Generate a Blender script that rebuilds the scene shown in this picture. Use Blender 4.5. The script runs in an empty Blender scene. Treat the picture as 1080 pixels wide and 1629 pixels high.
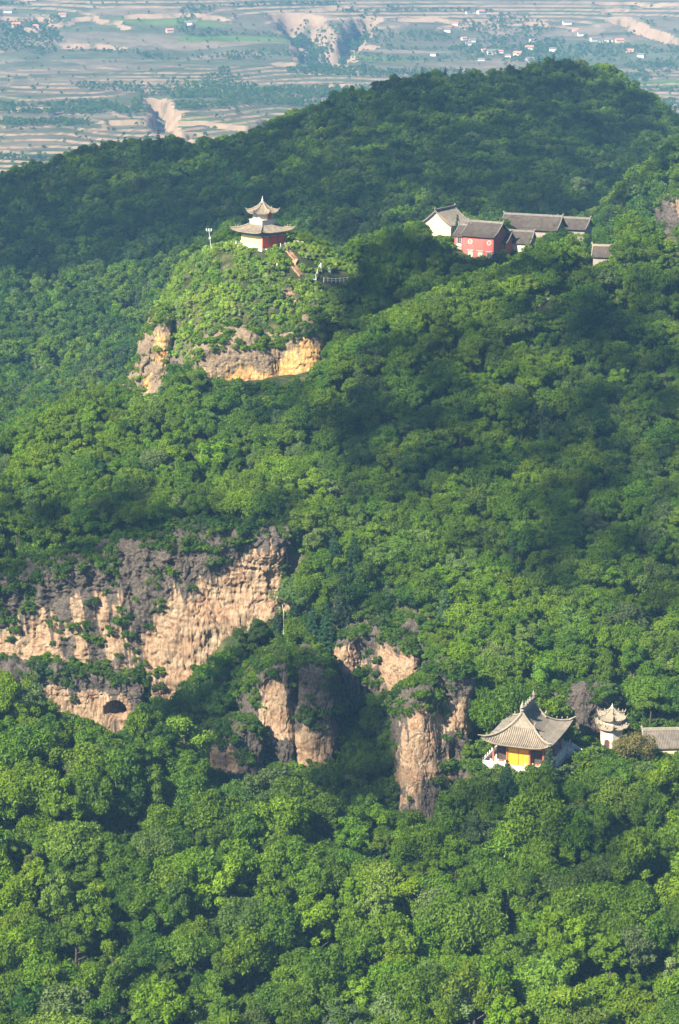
import bpy, bmesh, math, random
import numpy as np
from mathutils import Vector, Matrix

scene = bpy.context.scene
COL = scene.collection
R = math.radians

# ------------------------------------------------------------------ camera, sky, sun, exposure
F_PX, CX, CY = 3832.0, 540.0, 814.5          # photograph 1080 x 1629
PITCH = R(14.0)
CAM = np.array([0.0, 0.0, 260.0])
cam_data = bpy.data.cameras.new('camera')
cam_data.sensor_fit = 'VERTICAL'
cam_data.sensor_height = 24.0
cam_data.lens = 24.0 * F_PX / 1629.0
cam_data.clip_start = 1.0
cam_data.clip_end = 40000.0
cam = bpy.data.objects.new('camera', cam_data)
COL.objects.link(cam)
cam.location = CAM
cam.rotation_euler = (R(90.0) - PITCH, 0, 0)
scene.camera = cam

SUN_EL, SUN_LEFT = R(41.0), R(44.0)          # elevation; degrees left of straight behind the camera
SUN_DIR = np.array([-math.sin(SUN_LEFT) * math.cos(SUN_EL), -math.cos(SUN_LEFT) * math.cos(SUN_EL), math.sin(SUN_EL)])
world = bpy.data.worlds.new('World')
scene.world = world
world.use_nodes = True
wn = world.node_tree
sky = wn.nodes.new('ShaderNodeTexSky')
sky.sky_type = 'NISHITA'
sky.sun_disc = False
sky.sun_elevation = SUN_EL
sky.sun_rotation = R(180.0) + SUN_LEFT
sky.altitude = 1800
wn.links.new(sky.outputs[0], wn.nodes['Background'].inputs[0])
wn.nodes['Background'].inputs[1].default_value = 0.05
sl = bpy.data.lights.new('sun', 'SUN')
sl.energy = 5.0
sl.angle = R(0.6)
sl.color = (1.0, 0.91, 0.73)
sun = bpy.data.objects.new('sun', sl)
COL.objects.link(sun)
sun.location = (-200, -100, 500)
sun.rotation_euler = Vector(SUN_DIR).to_track_quat('Z', 'Y').to_euler()

scene.view_settings.view_transform = 'Standard'
scene.view_settings.look = 'None'
scene.view_settings.gamma = 1.0
scene.view_settings.use_curve_mapping = False
scene.view_settings.exposure = 1.65
scene.render.engine = 'CYCLES'
cy = scene.cycles
cy.max_bounces = 6
cy.diffuse_bounces = 3
cy.glossy_bounces = 1
cy.transmission_bounces = 3
cy.transparent_max_bounces = 4
cy.volume_bounces = 0
cy.use_denoising = True
cy.caustics_reflective = False
cy.caustics_refractive = False
cy.sample_clamp_indirect = 6.0

rng = np.random.default_rng(7)
random.seed(7)

# ------------------------------------------------------------------ picture point + distance -> place
_cp, _sp = math.cos(PITCH), math.sin(PITCH)


def P(px, py, Y):
    """world point seen at photograph pixel (px, py) at Y metres ahead of the camera"""
    x = (px - CX) / F_PX
    y = -(py - CY) / F_PX
    d = np.array([x, _cp + y * _sp, -_sp + y * _cp])
    return CAM + d * (Y / d[1])


def PV(px, py, Y):
    x = (np.asarray(px, float) - CX) / F_PX
    y = -(np.asarray(py, float) - CY) / F_PX
    dy = _cp + y * _sp
    t = np.asarray(Y, float) / dy
    return np.stack([CAM[0] + x * t, CAM[1] + dy * t, CAM[2] + (-_sp + y * _cp) * t], -1)


def to_px(p):
    """world points (n,3) -> photograph pixels"""
    v = np.asarray(p, float) - CAM
    fwd = v[..., 1] * _cp - v[..., 2] * _sp
    up = v[..., 1] * _sp + v[..., 2] * _cp
    return CX + F_PX * v[..., 0] / fwd, CY - F_PX * up / fwd


# ------------------------------------------------------------------ noise
def _hash(*ix):
    h = np.zeros_like(ix[0], dtype=np.uint64)
    for k, c in zip(ix, (374761393, 668265263, 2147483647)):
        h = h + (k.astype(np.int64) & 0xffffffff).astype(np.uint64) * np.uint64(c)
    h = (h ^ (h >> np.uint64(13))) * np.uint64(1274126177)
    h = h & np.uint64(0xffffffff)
    h = (h ^ (h >> np.uint64(16))) * np.uint64(2246822519) & np.uint64(0xffffffff)
    h = h ^ (h >> np.uint64(15))
    return (h & np.uint64(0xffffff)).astype(np.float64) / float(0xffffff)


def vnoise(*c):
    c = [np.asarray(a, float) for a in np.broadcast_arrays(*c)]
    i = [np.floor(a).astype(np.int64) for a in c]
    f = [a - b for a, b in zip(c, i)]
    f = [a * a * (3 - 2 * a) for a in f]
    out = 0
    n = len(c)
    for corner in range(2 ** n):
        w = 1.0
        ix = []
        for k in range(n):
            b = (corner >> k) & 1
            w = w * (f[k] if b else 1 - f[k])
            ix.append(i[k] + b)
        out = out + w * _hash(*ix)
    return out * 2 - 1


def fbm(*c, oct=4, gain=0.5):
    s, a, fr = 0, 1.0, 1.0
    for o in range(oct):
        s = s + a * vnoise(*[np.asarray(k) * fr + 17.3 * o for k in c])
        a *= gain
        fr *= 2.03
    return s


def cells(*c):
    """random value of the nearest cell, and distance to the cell border"""
    c = [np.asarray(a, float) for a in c]
    i = [np.floor(a).astype(np.int64) for a in c]
    b1 = np.full(c[0].shape, 9.0)
    b2 = np.full(c[0].shape, 9.0)
    val = np.zeros(c[0].shape)
    for dx in (-1, 0, 1):
        for dy in (-1, 0, 1):
            for dz in (-1, 0, 1):
                q = [i[0] + dx, i[1] + dy, i[2] + dz]
                d = np.sqrt(sum((q[k] + _hash(*[a + 71 * (k + 1) for a in q]) - c[k]) ** 2 for k in range(3)))
                n1 = d < b1
                b2 = np.where(n1, b1, np.minimum(b2, d))
                val = np.where(n1, _hash(*[a + 7 for a in q]), val)
                b1 = np.where(n1, d, b1)
    return val, b2 - b1


def sstep(a, b, x):
    t = np.clip((np.asarray(x, float) - a) / (b - a), 0, 1)
    return t * t * (3 - 2 * t)


# ------------------------------------------------------------------ materials
def new_mat(name):
    m = bpy.data.materials.new(name)
    m.use_nodes = True
    nt = m.node_tree
    return m, nt, nt.nodes['Principled BSDF']


def node(nt, t, **kw):
    n = nt.nodes.new(t)
    for k, v in kw.items():
        if k.startswith('i_'):
            n.inputs[k[2:]].default_value = v
        else:
            setattr(n, k, v)
    return n


def noise_tex(nt, scale, detail=4, rough=0.6, coord='Object', vec_scale=None):
    tc = node(nt, 'ShaderNodeTexCoord')
    out = tc.outputs[coord]
    if vec_scale:
        mp = node(nt, 'ShaderNodeMapping')
        mp.inputs['Scale'].default_value = vec_scale
        nt.links.new(out, mp.inputs[0])
        out = mp.outputs[0]
    n = node(nt, 'ShaderNodeTexNoise')
    n.inputs['Scale'].default_value = scale
    n.inputs['Detail'].default_value = detail
    n.inputs['Roughness'].default_value = rough
    nt.links.new(out, n.inputs['Vector'])
    return n


def ramp(nt, fac, stops, interp='LINEAR'):
    r = node(nt, 'ShaderNodeValToRGB')
    r.color_ramp.interpolation = interp
    el = r.color_ramp.elements
    while len(el) < len(stops):
        el.new(0.5)
    for e, (p, c) in zip(el, stops):
        e.position = p
        e.color = (c[0], c[1], c[2], 1)
    nt.links.new(fac, r.inputs[0])
    return r


def mixc(nt, fac, a, b, mode='MIX'):
    m = node(nt, 'ShaderNodeMix', data_type='RGBA', blend_type=mode)
    for s, v in ((0, fac), (6, a), (7, b)):
        if isinstance(v, (int, float)):
            m.inputs[s].default_value = v
        elif isinstance(v, tuple):
            m.inputs[s].default_value = (*v, 1)
        else:
            nt.links.new(v, m.inputs[s])
    return m.outputs[2]


def mathn(nt, op, a, b=None, clamp=False):
    m = node(nt, 'ShaderNodeMath', operation=op, use_clamp=clamp)
    for s, v in ((0, a), (1, b)):
        if v is None:
            continue
        if isinstance(v, (int, float)):
            m.inputs[s].default_value = v
        else:
            nt.links.new(v, m.inputs[s])
    return m.outputs[0]


def attr(nt, name, typ='GEOMETRY'):
    a = node(nt, 'ShaderNodeAttribute', attribute_name=name, attribute_type=typ)
    return a.outputs['Fac']


def bump(nt, height, strength, dist, bsdf):
    b = node(nt, 'ShaderNodeBump')
    b.inputs['Strength'].default_value = strength
    b.inputs['Distance'].default_value = dist
    nt.links.new(height, b.inputs['Height'])
    nt.links.new(b.outputs[0], bsdf.inputs['Normal'])


def plain(name, c, rough=0.7, var=0.25, scale=1.5, grime=None, metal=0.0, bmp=0.0):
    """painted, plastered or stone surface with blotchy wear"""
    m, nt, b = new_mat(name)
    n = noise_tex(nt, scale, 5, 0.65)
    lo = tuple(max(0, v * (1 - var)) for v in c)
    hi = tuple(min(1, v * (1 + var)) for v in c)
    col = ramp(nt, n.outputs[0], [(0.3, lo), (0.7, hi)]).outputs[0]
    if grime:
        n2 = noise_tex(nt, scale * 2.3, 6, 0.7, vec_scale=(1, 1, 0.25))
        f = ramp(nt, n2.outputs[0], [(0.52, (0, 0, 0)), (0.72, (1, 1, 1))]).outputs[0]
        f2 = mathn(nt, 'MULTIPLY', f, 0.6)
        col = mixc(nt, f2, col, grime)
    nt.links.new(col, b.inputs['Base Color'])
    b.inputs['Roughness'].default_value = rough
    b.inputs['Metallic'].default_value = metal
    b.inputs['Specular IOR Level'].default_value = 0.25
    if bmp:
        n3 = noise_tex(nt, scale * 8, 4, 0.6)
        bump(nt, n3.outputs[0], 0.5, bmp, b)
    return m


def leaf_mat(name, dark, light, trans=0.35):
    m, nt, b = new_mat(name)
    tint = attr(nt, 'tint', 'INSTANCER')
    lv = attr(nt, 'leafvar')
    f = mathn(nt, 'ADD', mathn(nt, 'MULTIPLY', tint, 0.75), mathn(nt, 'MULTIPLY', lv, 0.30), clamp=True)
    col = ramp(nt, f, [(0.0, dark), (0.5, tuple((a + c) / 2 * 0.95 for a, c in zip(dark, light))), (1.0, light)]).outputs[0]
    nt.links.new(col, b.inputs['Base Color'])
    b.inputs['Roughness'].default_value = 0.55
    b.inputs['Specular IOR Level'].default_value = 0.22
    oi = node(nt, 'ShaderNodeObjectInfo')
    hs = node(nt, 'ShaderNodeHueSaturation')
    nt.links.new(mathn(nt, 'ADD', mathn(nt, 'MULTIPLY', oi.outputs['Random'], 0.026), 0.484), hs.inputs['Hue'])
    rr = mathn(nt, 'FRACT', mathn(nt, 'MULTIPLY', oi.outputs['Random'], 7.31))
    nt.links.new(mathn(nt, 'ADD', mathn(nt, 'MULTIPLY', rr, 0.5), 0.75), hs.inputs['Value'])
    r2 = mathn(nt, 'FRACT', mathn(nt, 'MULTIPLY', oi.outputs['Random'], 23.7))
    nt.links.new(ramp(nt, r2, [(0.0, (0.72,) * 3), (0.05, (0.85,) * 3), (0.15, (1.0,) * 3), (1.0, (1.05,) * 3)]).outputs[0], hs.inputs['Saturation'])
    nt.links.new(col, hs.inputs['Color'])
    col = hs.outputs[0]
    nt.links.new(col, b.inputs['Base Color'])
    t = node(nt, 'ShaderNodeBsdfTranslucent')
    tcol = mixc(nt, 0.5, col, (0.20, 0.42, 0.03), 'MIX')
    tc2 = mixc(nt, 1.0, tcol, (0.7, 0.7, 0.7), 'MULTIPLY')
    nt.links.new(tc2, t.inputs[0])
    mx = node(nt, 'ShaderNodeMixShader')
    mx.inputs[0].default_value = trans
    nt.links.new(b.outputs[0], mx.inputs[1])
    nt.links.new(t.outputs[0], mx.inputs[2])
    nt.links.new(mx.outputs[0], nt.nodes['Material Output'].inputs[0])
    return m


M = {}
M['leaf'] = leaf_mat('broad_leaves', (0.013, 0.056, 0.007), (0.145, 0.24, 0.006))
M['leaf_far'] = M['leaf']
M['needle'] = leaf_mat('pine_needles', (0.012, 0.040, 0.018), (0.04, 0.085, 0.03), 0.15)
M['dry_leaf'] = leaf_mat('dry_olive_leaves', (0.09, 0.085, 0.02), (0.20, 0.18, 0.06), 0.3)
M['bright_leaf'] = leaf_mat('fresh_leaves', (0.12, 0.26, 0.02), (0.22, 0.38, 0.03), 0.35)
M['shrub_leaf'] = leaf_mat('shrub_leaves', (0.07, 0.17, 0.02), (0.27, 0.38, 0.05), 0.3)
M['bark'] = plain('bark', (0.075, 0.058, 0.045), 0.9, 0.35, 3.0)


def soil_mat():
    m, nt, b = new_mat('hillside_soil')
    n = noise_tex(nt, 0.35, 6, 0.65)
    c = ramp(nt, n.outputs[0], [(0.3, (0.02, 0.030, 0.012)), (0.5, (0.04, 0.05, 0.02)), (0.62, (0.09, 0.085, 0.04)), (0.75, (0.15, 0.11, 0.07))]).outputs[0]
    sl_ = node(nt, 'ShaderNodeNewGeometry')
    sx = node(nt, 'ShaderNodeSeparateXYZ')
    nt.links.new(sl_.outputs['Normal'], sx.inputs[0])
    st = ramp(nt, sx.outputs[2], [(0.35, (1, 1, 1)), (0.6, (0, 0, 0))]).outputs[0]
    n2 = noise_tex(nt, 0.6, 6, 0.7, vec_scale=(1, 1, 0.35))
    rock = ramp(nt, n2.outputs[0], [(0.35, (0.07, 0.062, 0.055)), (0.6, (0.16, 0.12, 0.09)), (0.8, (0.34, 0.22, 0.13))]).outputs[0]
    c = mixc(nt, st, c, rock)
    nt.links.new(c, b.inputs['Base Color'])
    b.inputs['Roughness'].default_value = 1.0
    b.inputs['Specular IOR Level'].default_value = 0.0
    bump(nt, n2.outputs[0], 0.8, 0.5, b)
    return m


M['soil'] = soil_mat()


def rock_mat(name, crust_cols, tan_cols=((0.175, 0.118, 0.075), (0.325, 0.232, 0.15), (0.45, 0.352, 0.25))):
    """weathered conglomerate: dark lichen crust above, bare tan sandstone below (attribute 'weather')"""
    m, nt, b = new_mat(name)
    w = attr(nt, 'weather')
    n1 = noise_tex(nt, 0.7, 8, 0.68)
    n2 = noise_tex(nt, 2.6, 6, 0.7)
    n3 = noise_tex(nt, 0.22, 4, 0.6)
    n4 = noise_tex(nt, 1.1, 6, 0.75, vec_scale=(2.2, 2.2, 0.18))
    tan = ramp(nt, n1.outputs[0], list(zip((0.28, 0.48, 0.72), tan_cols))).outputs[0]
    pink = ramp(nt, n3.outputs[0], [(0.42, (1, 1, 1)), (0.66, (1.0, 0.88, 0.84))]).outputs[0]
    tan = mixc(nt, 1.0, tan, pink, 'MULTIPLY')
    stk = ramp(nt, n4.outputs[0], [(0.42, (0.62, 0.58, 0.55)), (0.55, (1, 1, 1))]).outputs[0]
    tan = mixc(nt, 0.8, tan, stk, 'MULTIPLY')
    crust = ramp(nt, n2.outputs[0], list(zip((0.3, 0.5, 0.66, 0.78), crust_cols))).outputs[0]
    ww = mathn(nt, 'ADD', w, mathn(nt, 'MULTIPLY', mathn(nt, 'SUBTRACT', n2.outputs[0], 0.5), 0.4))
    wf = ramp(nt, ww, [(0.44, (0, 0, 0)), (0.54, (1, 1, 1))]).outputs[0]
    c = mixc(nt, wf, tan, crust)
    nt.links.new(c, b.inputs['Base Color'])
    b.inputs['Roughness'].default_value = 0.95
    b.inputs['Specular IOR Level'].default_value = 0.1
    h = mathn(nt, 'ADD', n2.outputs[0], mathn(nt, 'MULTIPLY', n4.outputs[0], 0.7))
    bump(nt, h, 0.9, 0.35, b)
    return m


M['rock'] = rock_mat('weathered_sandstone', [(0.034, 0.028, 0.025), (0.082, 0.068, 0.058), (0.15, 0.122, 0.10), (0.28, 0.23, 0.18)])
M['rock_brown'] = rock_mat('brown_sandstone', [(0.10, 0.074, 0.053), (0.20, 0.148, 0.10), (0.29, 0.22, 0.15), (0.40, 0.31, 0.22)], ((0.32, 0.18, 0.065), (0.54, 0.34, 0.13), (0.68, 0.48, 0.24)))

# ------------------------------------------------------------------ mesh helpers


def link(o, parent=None):
    COL.objects.link(o)
    if parent is not None:
        o.parent = parent
    return o


def mesh_from(name, V, Fs, mats, mat_idx=None, smooth=False):
    me = bpy.data.meshes.new(name)
    V = np.asarray(V, np.float32)
    if isinstance(Fs, np.ndarray):
        n, k = Fs.shape
        me.vertices.add(len(V))
        me.vertices.foreach_set('co', V.ravel())
        me.loops.add(n * k)
        me.loops.foreach_set('vertex_index', Fs.astype(np.int32).ravel())
        me.polygons.add(n)
        me.polygons.foreach_set('loop_start', np.arange(0, n * k, k, dtype=np.int32))
        me.update(calc_edges=True)
    else:
        me.from_pydata(V.tolist(), [], Fs)
    for m in (mats if isinstance(mats, (list, tuple)) else [mats]):
        me.materials.append(m)
    if mat_idx is not None:
        me.polygons.foreach_set('material_index', np.asarray(mat_idx, np.int32))
    if smooth:
        me.polygons.foreach_set('use_smooth', np.ones(len(me.polygons), bool))
    me.update()
    return me


def add_attr(me, name, vals, dom='POINT'):
    a = me.attributes.new(name, 'FLOAT', dom)
    a.data.foreach_set('value', np.asarray(vals, np.float32))


def tag(o, label=None, cat=None, group=None, kind=None):
    if label:
        o['label'] = label
    if cat:
        o['category'] = cat
    if group:
        o['group'] = group
    if kind:
        o['kind'] = kind
    return o


def empty(name, loc=(0, 0, 0), rz=0.0, label=None, cat=None, group=None):
    o = bpy.data.objects.new(name, None)
    o.empty_display_size = 0.5
    COL.objects.link(o)
    o.location = loc
    o.rotation_euler = (0, 0, rz)
    return tag(o, label, cat, group)


class MB:
    """collects boxes, tubes, prisms and sheets, then links them as ONE mesh object"""

    def __init__(self):
        self.v, self.f = [], []

    def add(self, V, Fs):
        o = len(self.v)
        self.v += [tuple(map(float, p)) for p in V]
        self.f += [[i + o for i in f] for f in Fs]
        return self

    def box(self, c, s, rz=0.0, taper=1.0):
        x, y, z = (k / 2 for k in s)
        ca, sa = math.cos(rz), math.sin(rz)
        V = []
        for dz in (-1, 1):
            t = taper if dz > 0 else 1.0
            for dx, dy in ((-1, -1), (1, -1), (1, 1), (-1, 1)):
                a, b_ = dx * x * t, dy * y * t
                V.append((c[0] + a * ca - b_ * sa, c[1] + a * sa + b_ * ca, c[2] + dz * z))
        return self.add(V, [(3, 2, 1, 0), (4, 5, 6, 7), (0, 1, 5, 4), (1, 2, 6, 5), (2, 3, 7, 6), (3, 0, 4, 7)])

    def tube(self, pts, r, n=6, cap=True):
        pts = [np.asarray(p, float) for p in pts]
        rs = r if isinstance(r, (list, tuple)) else [r] * len(pts)
        V, Fs = [], []
        for i, p in enumerate(pts):
            d = pts[min(i + 1, len(pts) - 1)] - pts[max(i - 1, 0)]
            d = d / (np.linalg.norm(d) + 1e-9)
            a = np.cross(d, (0, 0, 1.0))
            if np.linalg.norm(a) < 1e-3:
                a = np.array([1.0, 0, 0])
            a /= np.linalg.norm(a)
            b_ = np.cross(d, a)
            for k in range(n):
                t = 2 * math.pi * k / n
                V.append(p + rs[i] * (math.cos(t) * a + math.sin(t) * b_))
        for i in range(len(pts) - 1):
            for k in range(n):
                Fs.append((i * n + k, i * n + (k + 1) % n, (i + 1) * n + (k + 1) % n, (i + 1) * n + k))
        if cap:
            Fs.append(tuple(range(n))[::-1])
            Fs.append(tuple((len(pts) - 1) * n + k for k in range(n)))
        return self.add(V, Fs)

    def lathe(self, c, prof, n=12, rot=0.0):
        V, Fs = [], []
        for (r, z) in prof:
            for k in range(n):
                t = 2 * math.pi * k / n + rot
                V.append((c[0] + r * math.cos(t), c[1] + r * math.sin(t), c[2] + z))
        for i in range(len(prof) - 1):
            for k in range(n):
                Fs.append((i * n + k, i * n + (k + 1) % n, (i + 1) * n + (k + 1) % n, (i + 1) * n + k))
        Fs.append(tuple(range(n))[::-1])
        Fs.append(tuple((len(prof) - 1) * n + k for k in range(n)))
        return self.add(V, Fs)

    def prism(self, poly, z0, z1):
        n = len(poly)
        V = [(x, y, z0) for x, y in poly] + [(x, y, z1) for x, y in poly]
        Fs = [tuple(range(n))[::-1], tuple(range(n, 2 * n))]
        Fs += [(i, (i + 1) % n, n + (i + 1) % n, n + i) for i in range(n)]
        return self.add(V, Fs)

    def extrude_xz(self, poly, y0, y1):
        """polygon in x,z swept along y"""
        n = len(poly)
        V = [(x, y0, z) for x, z in poly] + [(x, y1, z) for x, z in poly]
        Fs = [tuple(range(n)), tuple(range(n, 2 * n))[::-1]]
        Fs += [((i + 1) % n, i, n + i, n + (i + 1) % n) for i in range(n)]
        return self.add(V, Fs)

    def sheet(self, grid, thick=0.0):
        """grid[i][j] points; a sheet with thickness straight down"""
        g = np.asarray(grid, float)
        a, b_ = g.shape[:2]
        V = g.reshape(-1, 3)
        Fs = [(i * b_ + j, (i + 1) * b_ + j, (i + 1) * b_ + j + 1, i * b_ + j + 1) for i in range(a - 1) for j in range(b_ - 1)]
        if thick:
            n = a * b_
            V2 = V - np.array([0, 0, thick])
            F2 = [tuple(k + n for k in f[::-1]) for f in Fs]
            rim = [i * b_ for i in range(a)] + [(a - 1) * b_ + j for j in range(1, b_)] + [i * b_ + b_ - 1 for i in range(a - 2, -1, -1)] + [j for j in range(b_ - 2, 0, -1)]
            F3 = [(rim[k], rim[(k + 1) % len(rim)], rim[(k + 1) % len(rim)] + n, rim[k] + n) for k in range(len(rim))]
            return self.add(np.vstack([V, V2]), Fs + F2 + [f[::-1] for f in F3])
        return self.add(V, Fs)

    def mesh(self, name, mat, smooth=False):
        me = mesh_from(name, self.v, self.f, mat, None, smooth)
        bm = bmesh.new()
        bm.from_mesh(me)
        bmesh.ops.recalc_face_normals(bm, faces=bm.faces)
        bm.to_mesh(me)
        bm.free()
        return me

    def build(self, name, mat, parent=None, smooth=False, loc=None):
        o = bpy.data.objects.new(name, self.mesh(name, mat, smooth))
        link(o, parent)
        if loc is not None:
            o.location = loc
        return o


# ------------------------------------------------------------------ ground: layered height field
def tps(pts, smooth=0.5):
    A = np.asarray(pts, float)
    xy, z = A[:, :2], A[:, 2]
    n = len(A)
    sc = 100.0
    q = xy / sc

    def U(r2):
        return np.where(r2 > 0, r2 * np.log(np.maximum(r2, 1e-12)), 0)
    K = U(((q[:, None] - q[None]) ** 2).sum(-1)) + np.eye(n) * smooth * 1e-3
    Pm = np.hstack([np.ones((n, 1)), q])
    L = np.zeros((n + 3, n + 3))
    L[:n, :n] = K
    L[:n, n:] = Pm
    L[n:, :n] = Pm.T
    sol = np.linalg.solve(L, np.concatenate([z, np.zeros(3)]))

    def f(x, y):
        s = np.shape(x)
        p = np.stack([np.ravel(x), np.ravel(y)], -1) / sc
        out = np.empty(len(p))
        for a in range(0, len(p), 20000):
            b_ = p[a:a + 20000]
            out[a:a + 20000] = U(((b_[:, None] - q[None]) ** 2).sum(-1)) @ sol[:n] + sol[n] + b_ @ sol[n + 1:]
        return out.reshape(s)
    return f


TREE_H = 5.0


def ctrl(lst):
    out = []
    for e in lst:
        p = P(*e[:3])
        t = e[3] if len(e) > 3 else 'c'
        p[2] -= TREE_H if t == 'c' else (0.0 if t == 'g' else float(t))
        out.append(p)
    return out


def out_dist(poly, ks, x, y):
    """distance outside a polygon times the slope of its nearest edge (0 inside)"""
    x = np.asarray(x, float)
    y = np.asarray(y, float)
    best = np.full(x.shape, 1e9)
    kk = np.zeros(x.shape)
    inside = np.zeros(x.shape, bool)
    n = len(poly)
    for i in range(n):
        ax, ay = poly[i]
        bx, by = poly[(i + 1) % n]
        dx, dy = bx - ax, by - ay
        t = np.clip(((x - ax) * dx + (y - ay) * dy) / (dx * dx + dy * dy + 1e-9), 0, 1)
        d = np.hypot(x - ax - t * dx, y - ay - t * dy)
        m = d < best
        best = np.where(m, d, best)
        kk = np.where(m, ks[i], kk)
        c = ((ay > y) != (by > y)) & (x < (bx - ax) * (y - ay) / (by - ay + 1e-12) + ax)
        inside ^= c
    return np.where(inside, 0.0, best * kk), inside


LAYERS = []


def layer(name, points, poly):
    """poly entries (px, py, Y, k): k = slope with which the ground falls away outside the edge starting there"""
    f = tps(ctrl(points))
    pl = [tuple(P(a, b_, c)[:2]) for a, b_, c, _ in poly]
    LAYERS.append((name, f, pl, [e[3] for e in poly]))


layer('foreground', [
    (-150, 1629, 322), (0, 1629, 322), (270, 1629, 322), (540, 1629, 320), (810, 1629, 318), (1080, 1629, 318), (1250, 1629, 318),
    (0, 1400, 345), (270, 1450, 342), (540, 1480, 339), (810, 1450, 342), (1080, 1420, 345), (1250, 1420, 345),
    (-150, 1190, 368), (0, 1200, 368), (200, 1250, 366), (400, 1330, 361), (600, 1370, 357), (800, 1330, 361), (1000, 1300, 365), (1200, 1290, 366),
    (-150, 1080, 380), (0, 1092, 380), (120, 1112, 383), (250, 1168, 383), (330, 1218, 380), (440, 1262, 374), (540, 1292, 371), (640, 1300, 371),
    (700, 1284, 376), (760, 1250, 379),
    (790, 1214, 380, 'g'), (850, 1217, 381, 'g'), (900, 1200, 390, 'g'), (975, 1192, 396, 'g'), (1050, 1207, 396, 'g'), (1100, 1212, 390, 'g'),
    (870, 1243, 373, '3'), (960, 1235, 376, '3'), (1080, 1240, 376, '3'),
    (540, 2000, 270), (100, 2000, 270), (1000, 2000, 270)],
    [(-600, 1090, 380, 0.9), (0, 1090, 381, 0.9), (120, 1112, 384, 0.9), (250, 1165, 384, 0.9), (330, 1215, 381, 0.9), (440, 1260, 375, 0.9),
     (520, 1290, 372, 0.9), (620, 1300, 372, 0.9), (660, 1290, 376, 1.2), (700, 1275, 379, 1.5), (745, 1240, 384, 1.5), (770, 1200, 392, 1.2),
     (790, 1160, 400, 1.0), (950, 1130, 405, 1.0), (1080, 1160, 403, 1.0), (1400, 1160, 403, 1.0), (1700, 1700, 200, 0.3), (-700, 1700, 200, 0.3)])

layer('main', [
    (760, 1100, 402), (850, 1080, 405), (950, 1090, 408), (1080, 1100, 408), (1200, 1090, 408),
    (720, 950, 425), (850, 900, 440), (1000, 900, 440), (1200, 890, 440),
    (620, 850, 450), (700, 800, 458), (900, 750, 470), (1080, 700, 480), (1200, 680, 482),
    (600, 700, 478), (750, 620, 495), (900, 560, 508), (1080, 500, 525), (1200, 470, 530),
    (560, 577, 505), (640, 537, 510), (700, 514, 512), (780, 491, 518), (860, 469, 522), (950, 441, 530), (1080, 402, 540), (1200, 370, 545),
    (-120, 930, 452, '1'), (0, 912, 452, '1'), (100, 886, 452, '1'), (200, 866, 452, '1'), (340, 850, 452, '1'), (450, 840, 452, '1'),
    (0, 800, 475), (150, 762, 479), (300, 760, 478), (450, 742, 478), (540, 720, 478), (560, 850, 455),
    (-120, 790, 490), (0, 740, 495), (80, 692, 500), (150, 657, 503), (220, 642, 505), (330, 620, 507), (430, 614, 508), (500, 602, 508)],
    [(-500, 945, 449, 18), (0, 915, 450, 18), (100, 890, 450, 18), (200, 870, 450.5, 18), (340, 855, 450.5, 18), (435, 845, 451, 2.0),
     (480, 880, 449, 1.4), (560, 930, 442, 1.4), (640, 960, 438, 1.4), (700, 1000, 426, 1.4), (745, 1080, 410, 1.4), (765, 1130, 402, 1.2),
     (900, 1130, 404, 1.2), (1400, 1130, 405, 0.8),
     (1400, 380, 556, 0.7), (1080, 400, 549, 0.7), (860, 468, 531, 0.7), (560, 575, 514, 0.7), (500, 600, 517, 0.7), (330, 618, 516, 0.7), (150, 655, 512, 0.6),
     (0, 738, 504, 0.6), (-500, 800, 500, 0.6)])

layer('ramp', [
    (445, 870, 452), (405, 990, 440), (340, 1095, 428), (240, 1130, 426), (300, 1190, 410), (380, 1240, 398), (470, 1255, 396), (560, 1260, 392),
    (545, 1180, 410), (600, 1120, 424), (640, 1010, 436), (560, 980, 438), (480, 960, 440), (700, 1010, 430), (640, 1270, 386), (590, 1230, 394),
    (740, 1130, 400), (760, 1190, 394), (720, 1240, 388)],
    [(225, 1150, 418, 1.5), (300, 1110, 436, 2.0), (390, 990, 448, 3.0), (440, 880, 456, 1.0), (600, 940, 452, 1.0), (760, 1000, 430, 1.0), (790, 1180, 396, 1.0),
     (700, 1280, 380, 1.0), (600, 1290, 378, 0.8), (420, 1280, 384, 0.6), (250, 1220, 398, 0.6)])

layer('pavilion_hill', [
    (370, 393, 571, 'g'), (465, 395, 571, 'g'), (418, 388, 586, 'g'), (418, 394, 575, 'g'), (360, 390, 584, 'g'), (470, 390, 586, 'g'),
    (420, 408, 565, '1.5'), (360, 415, 566, '1.5'), (325, 425, 568, '1.5'), (300, 440, 568, '1.5'), (420, 450, 556, '1.5'), (350, 455, 557, '1.5'), (470, 445, 560, '1.5'),
    (500, 446, 562, '1'), (540, 450, 566, '1'), (330, 510, 547, '1.5'), (420, 495, 548, '1.5'), (480, 495, 549, '1.5'), (280, 480, 560, '1.5'),
    (320, 542, 544, '1'), (400, 535, 543, '1'), (450, 530, 543, '1'), (505, 510, 545, '1'),
    (270, 520, 556, '2'), (245, 560, 558, '2'), (225, 600, 560, '2'), (285, 590, 548, '2'), (295, 640, 543, '2'), (300, 400, 604, 'c'), (420, 400, 612, 'c'), (540, 420, 610, 'c')],
    [(310, 560, 543.5, 3), (318, 540, 544, 18), (400, 535, 543.5, 18), (450, 530, 543.5, 18), (512, 505, 545.5, 3), (560, 440, 562, 1.0), (590, 410, 580, 0.7), (560, 400, 612, 1.2),
     (400, 400, 606, 1.5), (330, 400, 598, 2), (280, 450, 586, 3), (240, 540, 574, 3), (205, 610, 562, 2.5), (215, 640, 554, 2.0), (280, 660, 540, 1.5)])

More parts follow.
